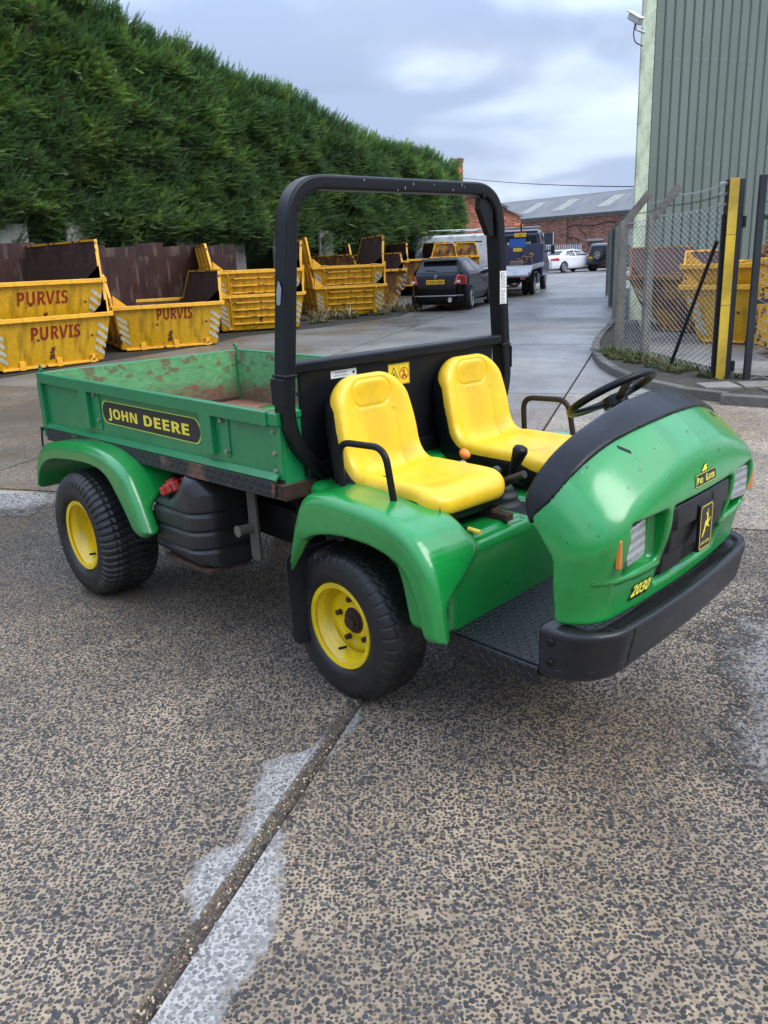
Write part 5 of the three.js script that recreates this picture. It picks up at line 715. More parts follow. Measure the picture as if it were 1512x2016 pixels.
// the inside of the bed: faded green going to rust low down
M.bedLining = std(0xffffff, 0.75, { map: texture(512, (u, v) => {
  if (v < 0.4) v += 1; const n = N1(u, v * 3), f = N3(u, v * 2), low = sstep(0.965, 0.83, v + 0.14 * (n - 0.5)), fleck = sstep(0.60, 0.66, N2(u * 2, v * 3) + 0.16 * (f - 0.5)), r = sat(low * 0.85 + fleck * 0.7), k = 0.85 + 0.3 * f;
  return [mix(0.34, 0.42, r) * k, mix(0.57, 0.30, r) * k, mix(0.36, 0.23, r) * k];
}), bumpMap: fineBump, bumpScale: 0.001 });
M.bedFloor = std(0xffffff, 0.8, { map: texture(512, (u, v) => { const k = 0.75 + 0.5 * (N1(u, v) - 0.3) + 0.15 * N5(u, v), s = sstep(0.55, 0.75, N2(v, u)); return [0.55 * k, mix(0.38, 0.30, s) * k, mix(0.29, 0.2, s) * k]; }), bumpMap: fineBump, bumpScale: 0.001 });
// chequer plate: raised lozenges
const plateBump = texture(512, (u, v) => { const c = 16, x = u * c, y = v * c, i = Math.floor(x), j = Math.floor(y), fx = x - i - 0.5, fy = y - j - 0.5, a = ((i + j) % 2 ? 1 : -1) * Math.PI / 4, lx = fx * Math.cos(a) + fy * Math.sin(a), ly = -fx * Math.sin(a) + fy * Math.cos(a); return sat(1.25 - Math.hypot(lx / 0.46, ly / 0.14)); }, false);
const plateShade = texture(512, (u, v) => { const c = 16, x = u * c, y = v * c, i = Math.floor(x), j = Math.floor(y), fx = x - i - 0.5, fy = y - j - 0.5, a = ((i + j) % 2 ? 1 : -1) * Math.PI / 4, lx = fx * Math.cos(a) + fy * Math.sin(a), ly = -fx * Math.sin(a) + fy * Math.cos(a); const w = sat(1.3 - Math.hypot(lx / 0.46, ly / 0.14)), k = 0.7 + 0.3 * N1(u, v); return [(0.11 + 0.10 * w) * k, (0.11 + 0.10 * w) * k, (0.115 + 0.105 * w) * k]; });
M.plate = phys(0xffffff, 0.42, { map: again(plateShade, 2.6), bumpMap: again(plateBump, 2.6), bumpScale: 0.0035, specularIntensity: 0.8 });
M.plateWorn = std(0xffffff, 0.6, { map: again(texture(512, (u, v) => { const r = sstep(0.60, 0.70, N1(u, v * 0.5) + 0.1 * N3(u, v)); const k = 0.10 + 0.06 * N3(u, v); return [k + 0.26 * r, k + 0.15 * r, k + 0.08 * r]; }), 1), bumpMap: again(plateBump, 2.2), bumpScale: 0.006, metalness: 0 });

// --- chassis and what shows under the bed
const chassis = add('chassis', [
  span(-0.62, 2.2, 0.46, 0.56, 0.20, 0.28), span(-0.62, 2.2, 0.46, 0.56, -0.28, -0.20), span(-0.5, 1.5, 0.66, 0.75, 0.24, 0.30), span(-0.5, 1.5, 0.66, 0.75, -0.30, -0.24),
  span(-0.64, -0.58, 0.42, 0.62, -0.40, 0.40), span(1.30, 1.36, 0.40, 0.62, -0.42, 0.42), span(0.5, 1.26, 0.36, 0.62, -0.3, 0.22), rod(V3(0, 0.33, -0.6), V3(0, 0.33, 0.6), 0.05, 12), rod(V3(1.84, 0.31, -0.45), V3(1.84, 0.31, 0.45), 0.035, 10),
  rbox(0.3, 0.28, 0.3, 0.05, 0, 0.36, 0), rod(V3(0.1, 0.36, 0), V3(1.5, 0.42, 0), 0.03), span(1.5, 1.62, 0.5, 0.74, -0.4, 0.4), span(2.2, 2.70, 0.34, 0.41, -0.30, 0.30), rod(V3(1.28, 0.44, 0.30), V3(1.75, 0.42, 0.52), 0.018), rod(V3(1.2, 0.6, 0.1), V3(1.7, 0.52, 0.4), 0.022),
], M.under, vehicle);
add('hose', [pipe([V3(1.18, 0.62, 0.3), V3(1.3, 0.5, 0.36), V3(1.45, 0.56, 0.42), V3(1.62, 0.62, 0.4)], 0.014), pipe([V3(1.2, 0.52, 0.3), V3(1.4, 0.43, 0.4), V3(1.66, 0.46, 0.5)], 0.012)], M.under, vehicle);
add('hydraulic_strut', [rod(V3(1.55, 0.47, 0.44), V3(1.80, 0.50, 0.50), 0.016, 10), rod(V3(1.42, 0.45, 0.40), V3(1.56, 0.47, 0.44), 0.010, 10)], M.metal, vehicle);
{
  const lever = add('bed_prop', [prism(roundPoly([[1.175, 0.42], [1.245, 0.42], [1.235, 0.76], [1.175, 0.76]], 0.025), 0.012).translate(0, 0, 0.56)], std(lin(0.085, 0.074, 0.054), 0.7, { map: grime }), vehicle);
  add('pivot_pin', [rod(V3(1.19, 0.565, 0.55), V3(1.19, 0.565, 0.63), 0.022, 12), rod(V3(1.19, 0.565, 0.63), V3(1.19, 0.565, 0.637), 0.028, 6)], std(lin(0.16, 0.15, 0.12), 0.5, { metalness: 0.5 }), lever);
}
// --- fuel tank
{
  const tankProfile = [[0.545, 0.36], [1.01, 0.345], [1.01, 0.70], [0.95, 0.775], [0.87, 0.79], [0.80, 0.71], [0.72, 0.655], [0.545, 0.625]];
  const f = (x, y, z) => {
    let d = smax(sdPoly(x, y, tankProfile) + 0.0, Math.abs(z - 0.555) - 0.165, 0.09);
    d = smax(d, (x * 0.77 + z * 0.64) - (1.005 * 0.77 + 0.715 * 0.64 - 0.035), 0.05);
    for (const yy of [0.43, 0.515, 0.60]) d = smax(d, -(Math.hypot((y - yy - 0.03 * (x - 0.8)) * 1.3, Math.max(0, -d)) - 0.008), 0.012);
    return d;
  };
  const tank = add('fuel_tank', implicit(f, [0.5, 0.31, 0.36], [1.06, 0.85, 0.76], 0.008), phys(lin(0.022, 0.022, 0.023), 0.48, { map: grime, roughnessMap: gloss, bumpMap: fineBump, bumpScale: 0.0008 }), vehicle);
  const cap = []; const cr = phys(lin(0.42, 0.028, 0.018), 0.42, { map: grime });
  cap.push(new THREE.CylinderGeometry(0.05, 0.054, 0.03, 24).translate(0, 0.0, 0), new THREE.CylinderGeometry(0.042, 0.048, 0.02, 24).translate(0, 0.022, 0));
  for (let k = 0; k < 8; k++) cap.push(rbox(0.024, 0.04, 0.022, 0.007, 0.056, 0.004, 0).rotateY(k * Math.PI / 4));
  cap.push(rbox(0.085, 0.012, 0.02, 0.004, 0, 0.036, 0));
  add('filler_cap', [joined(cap).rotateZ(0.35).rotateX(0.22).translate(0.705, 0.685, 0.655)], cr, tank);
  add('tank_cradle', [span(0.60, 1.0, 0.328, 0.346, 0.46, 0.685)], M.rust, tank);
}
// --- wheels
function tyreGeometry(R, rimR, W, pattern) {
  const n = 600, m = 64, pos = [], uv = [], idx = [], rm = (R + rimR - 0.02) / 2, hh = R - rm, p = 2 / 3.1;
  for (let i = 0; i <= n; i++) for (let j = 0; j <= m; j++) {
    const th = i / n * 2 * Math.PI, ph = mix(-42, 222, j / m) * Math.PI / 180, c = Math.cos(ph), s = Math.sin(ph);
    const lat = W / 2 * Math.sign(c) * Math.pow(Math.abs(c), p), rad = rm + hh * Math.sign(s) * Math.pow(Math.abs(s), p) * (s < 0 ? 0.86 : 1);
    const u = lat / (W / 2); let d = 0;
    if (s > 0) d = pattern(th, u, sstep(0.0, 0.55, s));
    const k = sstep(0.25, 0.75, s), side = 1 - k, r = rad - d * k; // tread cut inwards, shoulder lugs inwards along the axle
    pos.push(r * Math.cos(th), r * Math.sin(th), lat - Math.sign(lat) * d * side * 0.8); uv.push(th * R, ph * 0.12);
  }
  for (let i = 0; i < n; i++) for (let j = 0; j < m; j++) { const a = i * (m + 1) + j, b = a + m + 1; idx.push(a, b, a + 1, b, b + 1, a + 1); }
  const g = new THREE.BufferGeometry(); g.setAttribute('position', new THREE.Float32BufferAttribute(pos, 3)); g.setAttribute('uv', new THREE.Float32BufferAttribute(uv, 2)); g.setIndex(idx); g.computeVertexNormals();
  return g;
}

const turf = (th, u, on) => { const a = Math.abs(u), row = frac(th * 54 / (2 * Math.PI) + a * 0.65 + (u > 0 ? 0.5 : 0)), ring = frac(u * 5.0); const g = Math.max(sstep(0.62, 0.72, row) * (1 - sstep(0.93, 1, row)), a < 0.86 ? sstep(0.80, 0.88, ring) : 0); return on > 0.12 && a < 0.995 ? 0.010 * g : 0; };
const road = (th, u, on) => { const z = 0.05 * (Math.abs(frac(th * 40 / (2 * Math.PI)) - 0.5) * 4 - 1), a = u + z; let g = 0; for (const q of [-0.62, -0.2, 0.2, 0.62]) g = Math.max(g, 1 - sstep(0.018, 0.035, Math.abs(a - q))); if (Math.abs(u) > 0.66) g = Math.max(g, sstep(0.78, 0.86, frac(th * 40 / (2 * Math.PI) + 0.2 * u)) * 0.8); else g = Math.max(g, 0.5 * sstep(0.85, 0.9, frac(th * 40 / (2 * Math.PI) + u * 1.3))); return on > 0.12 && Math.abs(u) < 0.985 ? 0.0038 * g : 0; };
function rimGeometry(rimR, W, disc) { // deep dish: flange, barrel, drop centre, disc
  const e = W * 0.41, pts = [[rimR - 0.012, e + 0.004], [rimR + 0.006, e + 0.010], [rimR + 0.010, e + 0.004], [rimR + 0.006, e - 0.006], [rimR - 0.010, e - 0.014], [rimR - 0.014, e - 0.035], [rimR - 0.034, e - 0.052], [rimR - 0.038, e - 0.085], [rimR - 0.042, disc + 0.018], [rimR - 0.060, disc + 0.002], [rimR * 0.42, disc], [rimR * 0.36, disc + 0.008], [0.001, disc + 0.008]];
  return new THREE.LatheGeometry(pts.slice().reverse().map(([r, y]) => new THREE.Vector2(r, y)), 72).rotateX(Math.PI / 2);
}
function wheel(name, cx, cy, zOuter, R, rimR, W, pattern, disc, mate, nuts) {
  const w = new THREE.Group(); w.name = name; vehicle.add(w);
  const s = Math.sign(zOuter); w.position.set(cx, cy, zOuter - s * W * 0.5); if (s < 0) w.rotation.y = Math.PI;
  if (mate) { for (const c of mate.children) w.add(c.clone()); return w; }
  add('tyre', tyreGeometry(R, rimR, W, pattern), M.tyre, w);
  add('rim', rimGeometry(rimR, W, disc), M.rim, w);
  add('valve', [rod(V3(-0.03, -rimR + 0.05, W * 0.2), V3(-0.03, -rimR + 0.055, W * 0.2 + 0.035), 0.006, 8)], M.under, w);
  add('brake_drum', [rod(V3(0, 0, -W * 0.48), V3(0, 0, disc - 0.012), rimR * 0.7, 28)], M.under, w);
  if (nuts) {
    for (let k = 0; k < 5; k++) { const a = k * Math.PI * 2 / 5 + 0.5, r = rimR * 0.53; add('wheel_nut', [rod(V3(r * Math.cos(a), r * Math.sin(a), disc), V3(r * Math.cos(a), r * Math.sin(a), disc + 0.022), 0.0125, 6)], M.rust, w); }
    add('hub', [rod(V3(0, 0, disc), V3(0, 0, disc + 0.022), 0.046, 20, 0.040), rod(V3(0, 0, disc + 0.022), V3(0, 0, disc + 0.036), 0.028, 8), new THREE.TorusGeometry(0.048, 0.006, 6, 24).translate(0, 0, disc + 0.008)], M.rust, w);
  }
  return w;
}
const rearWheel = wheel('rear_wheel', -0.03, 0.333, 0.8515, 0.342, 0.178, 0.31, turf, -0.01);
wheel('rear_wheel', -0.03, 0.333, -0.8515, 0.342, 0.178, 0.31, turf, -0.01, rearWheel);
const frontWheel = wheel('front_wheel', 1.825, 0.310, 0.629, 0.312, 0.165, 0.215, road, 0.012, null, true);
wheel('front_wheel', 1.825, 0.310, -0.629, 0.312, 0.165, 0.215, road, 0.012, frontWheel);
add('mud_flap', [prism(roundPoly([[-0.695, 0.19], [-0.44, 0.17], [-0.42, 0.58], [-0.70, 0.58]], 0.05), 0.008).rotateY(Math.PI / 2).rotateZ(0.03).translate(1.635, 0, 0)], M.under, vehicle);
// --- rear wings
{
  const outer = [[-0.655, 0.50], [-0.60, 0.66], [-0.50, 0.745], [-0.36, 0.785], [-0.10, 0.815], [0.18, 0.825], [0.36, 0.80], [0.49, 0.745], [0.57, 0.65], [0.625, 0.55], [0.665, 0.475]];
  const open = [[-0.90, 0.2], [-0.625, 0.48], [-0.55, 0.60], [-0.42, 0.675], [-0.28, 0.705], [0.18, 0.735], [0.32, 0.705], [0.42, 0.62], [0.50, 0.53], [0.56, 0.455], [0.62, 0.2]];
  const outP = [...spline(outer), [0.60, 0.44], [-0.62, 0.47]], openP = [...spline(open.slice(1, -1)), [0.62, 0.2], [-0.90, 0.2]];
  const f = (x, y, z) => { const a = Math.abs(z); const o = sdPoly(x, y, outP), h = sdPoly(x, y, openP), inn = mix(0.48, 0.715, sstep(0.76, 0.56, y) * sstep(0.2, 0.4, x)); let d = smax(o, Math.max(inn - a, a - 0.81), 0.05); d = smax(d, -(Math.max(h, a - 0.80)), 0.012); return smax(d, -(Math.max(h + 0.0, 0.45 - a)), 0.008); };
  const outS = 0; const half = implicit(f, [-0.70, 0.42, 0.44], [0.70, 0.86, 0.84], 0.0105);
  const wing = add('rear_mudguard', half, M.green, vehicle);
  const other = wing.clone(); other.scale.z = -1; other.name = 'rear_mudguard'; vehicle.add(other);
}
// --- cargo bed
{
  const bed = new THREE.Group(); bed.name = 'cargo_bed'; vehicle.add(bed);
  const X0 = -0.70, X1 = 1.595, yt = 1.125, yb = (x) => 0.812 + 0.0225 * (x + 0.7);
  for (const s of [1, -1]) {
    const z = 0.655 * s;
    add('side_panel', [prism([[X0, yb(X0)], [X1, yb(X1)], [X1, yt - 0.03], [X0, yt - 0.03]], 0.008).translate(0, 0, z)], M.greenBed, bed);
    add('side_lining', [prism([[X0 + 0.02, 0.79], [X1 - 0.02, 0.80], [X1 - 0.02, yt - 0.008], [X0 + 0.02, yt - 0.008]], 0.004).translate(0, 0, z - s * 0.009)], M.bedLining, bed);
    add('top_rail', [rbox(X1 - X0 - 0.05, 0.058, 0.034, 0.006, (X0 + X1) / 2 - 0.03, yt - 0.027, z + s * 0.018), rspan(X1 - 0.055, X1 + 0.004, yt - 0.05, yt - 0.002, z - s * 0.008 - 0.012, z + s * 0.012 + 0.012, 0.004)], M.greenBed, bed);
    add('lower_flange', [prism([[0, 0], [0.012, 0], [0.034, -0.022], [0.030, -0.028], [0, -0.004]], X1 - X0 - 0.04).rotateY(-Math.PI / 2).applyMatrix4(new THREE.Matrix4().makeScale(1, 1, s)).translate((X0 + X1) / 2, 0.862, z).applyMatrix4(new THREE.Matrix4().set(1, 0, 0, 0, 0.0225, 1, 0, -0.0100, 0, 0, 1, 0, 0, 0, 0, 1))], M.greenBed, bed);
    const px = [-0.15, 1.055];
    for (const x of px) {
      const st = add('stiffener', [prism([[x, yb(x) + 0.052], [x + 0.088, yb(x + 0.09) + 0.052], [x + 0.088, yt - 0.052], [x, yt - 0.052]], 0.034, 0.003).translate(0, 0, z + s * 0.018), prism([[x + 0.088, yb(x) + 0.05], [x + 0.185, yb(x + 0.15) + 0.05], [x + 0.185, yt - 0.056], [x + 0.088, yt - 0.056]], 0.006, 0.001).translate(0, 0, z + s * 0.007)], M.greenBed, bed);
    }
    for (const [x, y] of [[0.02, 0.93], [1.225, 0.93], [0.0, 1.06], [1.20, 1.055]]) add('bolt', [rod(V3(x, y, z + s * 0.006), V3(x, y, z + s * 0.024), 0.010, 6)], M.bolt, bed);
    for (const y of [1.05, 0.965, 0.895]) add('bolt', [rod(V3(1.555, y, z), V3(1.555, y, z + s * 0.014), 0.0105, 6), rod(V3(1.555, y, z + s * 0.014), V3(1.555, y, z + s * 0.018), 0.006, 8)], M.bolt, bed);
    add('corner_post', [prism([[X0 - 0.026, yb(X0) - 0.055], [X0 + 0.022, yb(X0) - 0.055], [X0 + 0.022, yt - 0.056], [X0 - 0.026, yt - 0.056]], 0.05, 0.004).translate(0, 0, z + s * 0.006), prism([[X1 - 0.075, yb(X1)+0.002], [X1, yb(X1)+0.002], [X1, yt - 0.055], [X1 - 0.075, yt - 0.055]], 0.007, 0.001).translate(0, 0, z + s * 0.0035)], M.greenBed, bed);
    add('tread_bar', [prism([[X0 + 0.02, yb(X0 + 0.02) - 0.072], [X1 - 0.04, yb(X1 - 0.04) - 0.072], [X1 - 0.04, yb(X1 - 0.04) - 0.004], [X0 + 0.02, yb(X0 + 0.02) - 0.004]], 0.045, 0.003).translate(0, 0, z + s * 0.014)], M.plateWorn, bed);
  }
  add('floor', [span(X0 + 0.01, X1 - 0.01, 0.775, 0.795, -0.65, 0.65)], M.bedFloor, bed);
  add('tailgate', [span(X0 - 0.008, X0 + 0.004, 0.79, yt - 0.02, -0.64, 0.64), rspan(X0 - 0.024, X0 + 0.006, yt - 0.05, yt, -0.655, 0.655, 0.005)], M.greenBed, bed);
  add('tailgate_lining', [span(X0 + 0.0045, X0 + 0.009, 0.795, yt - 0.004, -0.645, 0.645)], M.bedLining, bed);
  add('headboard', [span(X1 - 0.012, X1, 0.84, yt - 0.012, -0.65, 0.65), rspan(X1 - 0.016, X1 + 0.006, yt - 0.03, yt - 0.003, -0.64, 0.64, 0.004)], M.greenBed, bed);
  add('headboard_lining', [span(X1 - 0.017, X1 - 0.0125, 0.795, yt - 0.015, -0.645, 0.645)], M.bedLining, bed);
  add('front_sill', [rspan(X1 - 0.035, X1 + 0.012, 0.785, 0.845, -0.66, 0.672, 0.004)], M.rust, bed);
  add('rust_trim', [span(X0 + 0.011, X0 + 0.03, 0.795, 0.815, -0.62, 0.62), span(0.2, 1.5, 0.795, 0.812, -0.645, -0.63)], M.rust, bed);
  for (const z of [0.655, -0.655]) add('lashing_eye', [new THREE.TorusGeometry(0.016, 0.006, 8, 16).translate(X0 - 0.01, yt + 0.022, z), rod(V3(X0 - 0.01, yt - 0.005, z), V3(X0 - 0.01, yt + 0.01, z), 0.007)], M.greenBed, bed);
  add('latch', [rod(V3(X0 - 0.03, 0.80, 0.66), V3(X0 - 0.03, 0.80, 0.70), 0.012), pipe([V3(X0 - 0.02, 0.80, 0.70), V3(X0 - 0.01, 0.70, 0.71), V3(X0 + 0.06, 0.66, 0.70), V3(X0 + 0.1, 0.72, 0.69)], 0.006, 20, 6)], M.under, bed);
  const dec = canvasTexture(1536, 188, (c, w, h) => { // maker's name in yellow on a pinstriped black strip
    c.fillStyle = '#a9c24a'; c.fillRect(0, 0, w, h); c.fillStyle = '#101214'; c.beginPath(); c.roundRect(8, 8, w - 16, h - 16, h / 2 - 8); c.fill(); c.save(); c.clip();
    c.fillStyle = '#3a3f41'; for (let y = 24; y < h; y += 21) c.fillRect(0, y, w, 3.2); c.restore();
    c.fillStyle = '#e8d53d'; c.font = 'bold 150px sans-serif'; c.textBaseline = 'middle';
    const put = (t, x, wd) => { const m = c.measureText(t).width; c.save(); c.translate(x, h / 2 + 6); c.scale(wd / m, 0.74); c.lineWidth = 3; c.strokeStyle = '#e8d53d'; c.fillText(t, 0, 0); c.strokeText(t, 0, 0); c.restore(); };
    put('JOHN', 120, 500); put('DEERE', 690, 700);
  });
  const sh = new THREE.Shape(roundPoly([[0.055, 0.925], [1.015, 0.925], [1.015, 1.042], [0.055, 1.042]], 0.055, 8).map(([x, y]) => new THREE.Vector2(x, y))), dg = new THREE.ShapeGeometry(sh, 4);
  const p = dg.attributes.position; for (let i = 0; i < p.count; i++) dg.attributes.uv.setXY(i, (p.getX(i) - 0.055) / 0.96, (p.getY(i) - 0.925) / 0.117);
  dg.translate(0, 0, 0.6625).applyMatrix4(new THREE.Matrix4().set(1, 0, 0, 0, 0.005, 1, 0, -0.006, 0, 0, 1, 0, 0, 0, 0, 1));
  add('name_strip', dg, std(0xffffff, 0.35, { map: dec }), bed);
}
// --- roll bar and back panel
{
  const x = 1.60, P = [[0.80, 0.44], [1.035, 0.645], [1.935, 0.552], [1.932, -0.578], [1.035, -0.645], [0.80, -0.44]].map(([y, z]) => V3(x, y, z));
  const bar = add('roll_bar', sweep(rounded(P, [0.13, 0.15, 0.15, 0.13], 10), roundSection(0.078, 0.052, 0.012, 4), V3(1, 0, 0)), M.blackPaint, vehicle);
  planar(bar.geometry = bar.geometry.toNonIndexed());
  for (const s of [1, -1]) {
    add('collar', [rbox(0.086, 0.014, 0.060, 0.005, x, 1.258, s * 0.6225), rbox(0.086, 0.10, 0.01, 0.003, x, 1.20, s * 0.656)], M.blackPaint, bar);
    add('foot_plate', [rbox(0.12, 0.10, 0.10, 0.012, x + 0.01, 0.80, s * 0.44), rbox(0.16, 0.016, 0.14, 0.004, x + 0.02, 0.752, s * 0.44)], M.blackPaint, bar);
  }
  add('bracket', [prism([[-0.545, 1.89], [-0.46, 1.895], [-0.455, 1.85], [-0.515, 1.745], [-0.55, 1.73]].map(([a, b]) => [-a, b]), 0.03, 0.004).rotateY(Math.PI / 2).translate(x + 0.01, 0, 0)], M.blackPaint, bar);
  for (const [y, z] of [[1.90, 0.45], [1.925, 0.40], [1.84, 0.535], [1.90, -0.47], [1.81, -0.56], [1.21, 0.62], [1.19, 0.60]]) add('bolt_hole', [new THREE.CylinderGeometry(0.008, 0.008, 0.002, 12).rotateZ(Math.PI / 2).translate(x + 0.0395, y, z)], std(lin(0.002, 0.002, 0.002), 1), bar);
  const chipsList = []; const cr = rng(8);
  for (let k = 0; k < 8; k++) chipsList.push(box(0.001, 0.004 + 0.008 * cr(), 0.003, x + 0.0396, 1.912 + 0.045 * cr(), -0.4 + 0.8 * cr()));
  chipsList.push(prism(roundPoly([[0, 0], [0.02, 0.01], [0.035, 0.07], [0.02, 0.10], [0.004, 0.06]], 0.008), 0.0014).translate(x - 0.02, 1.50, 0.621).rotateX(0));
  stuff(add('paint_chip', chipsList, std(lin(0.26, 0.27, 0.28), 0.7), bar));
  const back = add('back_panel', [rspan(1.585, 1.606, 0.86, 1.275, -0.56, 0.56, 0.004), rspan(1.60, 1.628, 0.86, 0.91, -0.56, 0.56, 0.006)], M.blackPaint, vehicle);
  add('panel_rail', [rspan(1.565, 1.635, 1.262, 1.305, -0.60, 0.60, 0.010)], M.blackPaint, back);
  const warn = canvasTexture(240, 180, (c, w, h) => { // two pictograms
    c.fillStyle = '#e8c21d'; c.fillRect(0, 0, w, h); c.strokeStyle = '#222'; c.lineWidth = 3; c.strokeRect(6, 6, w - 12, h - 12); c.beginPath(); c.moveTo(120, 8); c.lineTo(120, h - 8); c.stroke();
    c.lineWidth = 7; c.beginPath(); c.moveTo(62, 32); c.lineTo(104, 120); c.lineTo(20, 120); c.closePath(); c.stroke(); c.fillStyle = '#222'; c.beginPath(); c.arc(62, 84, 9, 0, 7); c.fill(); c.fillRect(48, 94, 32, 10);
    c.beginPath(); c.arc(178, 60, 8, 0, 7); c.fill(); c.fillRect(172, 66, 12, 26); c.fillRect(158, 98, 44, 14); c.beginPath(); c.arc(164, 120, 9, 0, 7); c.arc(198, 120, 9, 0, 7); c.fill();
    c.strokeStyle = '#b3201c'; c.lineWidth = 8; c.beginPath(); c.arc(178, 90, 48, 0, 7); c.stroke(); c.beginPath(); c.moveTo(146, 56); c.lineTo(212, 124); c.stroke();
  });
  const face = (w, h, xx, y, z, t, name, par, o = {}) => add(name, new THREE.PlaneGeometry(w, h).rotateY(Math.PI / 2).translate(xx, y, z), std(0xffffff, 0.5, { map: t, ...o }), par);
  face(0.122, 0.088, 1.6085, 1.198, 0.045, warn, 'warning_sticker', back);
  const plateT = canvasTexture(256, 64, (c, w, h) => { c.fillStyle = '#d9dbd8'; c.fillRect(0, 0, w, h); c.fillStyle = '#333'; c.font = 'bold 20px sans-serif'; c.fillText('2020A/2030A', 40, 26); c.font = 'bold 15px sans-serif'; c.fillText('SERVICE INTERVALS', 30, 50); c.beginPath(); c.arc(228, 32, 13, 0, 7); c.fill(); });
  face(0.132, 0.030, 1.6085, 1.236, 0.345, plateT, 'service_label', back);
  const lab = canvasTexture(96, 220, (c, w, h) => { c.fillStyle = '#d6d7d2'; c.fillRect(0, 0, w, h); c.fillStyle = '#5a5a58'; const r = rng(4); for (let y = 10; y < h; y += 9) if (Math.abs(y - 112) > 8) c.fillRect(8 + 6 * r(), y, 50 + 26 * r(), 3.5); c.fillRect(0, 110, w, 3); c.strokeStyle = '#333'; c.lineWidth = 5; c.beginPath(); c.moveTo(22, 14); c.lineTo(22, 40); c.arc(16, 40, 6, 0, 2.5); c.stroke(); });
  face(0.046, 0.145, 1.6396, 1.515, -0.598, lab, 'instruction_label', bar);
}
// --- seat base with front wings
{
  const outer = [[1.625, 0.49], [1.665, 0.62], [1.70, 0.73], [1.76, 0.835], [1.86, 0.868], [2.08, 0.864], [2.23, 0.842], [2.34, 0.795], [2.408, 0.715], [2.442, 0.60], [2.462, 0.462], [2.37, 0.445], [2.2, 0.66], [1.75, 0.66]];
  const open = [[1.50, 0.2], [1.645, 0.46], [1.715, 0.60], [1.79, 0.685], [1.91, 0.725], [2.05, 0.738], [2.19, 0.728], [2.29, 0.69], [2.345, 0.60], [2.388, 0.44], [2.40, 0.2]];
  const outP = [...spline(outer.slice(0, 11)), ...outer.slice(11)], openP = [...spline(open.slice(1, -1)), [2.40, 0.2], [1.50, 0.2]];
  const f = (x, y, z) => {
    const a = Math.abs(z), X = x - SK * z;
    let deck = sdBox(X - 1.965 - 0.05 * (0.6 - y), y - 0.57, z, 0.375, 0.165, 0.60, 0.045);
    deck = smin(deck, sdBox(X - 1.64, y - 0.66, z, 0.09, 0.18, 0.56, 0.04), 0.05);
    const seatWell = sdBox(X - 2.30, y - 0.735, a - 0.37, 0.014, 0.012, 0.26, 0.01);                     // pressed groove along the front
    deck = smax(deck, -seatWell, 0.02);
    deck = smax(deck, -sdBox(X - 2.10, y - 0.745, z, 0.21, 0.03, 0.085, 0.02), 0.02);                     // tunnel for the levers
    const inn = mix(0.45, 0.645, sstep(0.74, 0.56, y)); let wing = smax(sdPoly(x, y, outP), Math.max(inn - a, a - 0.72), 0.055);
    let d = smin(deck, wing, 0.05);
    return smax(d, -Math.max(sdPoly(x + 0.19 * sstep(0.68, 0.61, a), y, openP), 0.37 - a), 0.012);
  };
  const base = add('seat_base', implicit(f, [1.50, 0.40, -0.76], [2.56, 0.91, 0.76], 0.0105), M.green, vehicle);
  add('front_skirt', [skew(prism([[2.32, 0.46], [2.365, 0.46], [2.37, 0.36], [2.32, 0.36]], 1.16))], M.under, base);
  add('lever_mat', [skew(rspan(1.90, 2.30, 0.712, 0.719, -0.082, 0.082, 0.002))], M.under, base);
}
// --- floor
add('foot_floor', [skew(rspan(2.33, 2.74, 0.425, 0.462, -0.60, 0.59, 0.004)), skew(rspan(2.33, 2.70, 0.395, 0.455, 0.592, 0.604, 0.003))], M.plate, vehicle);
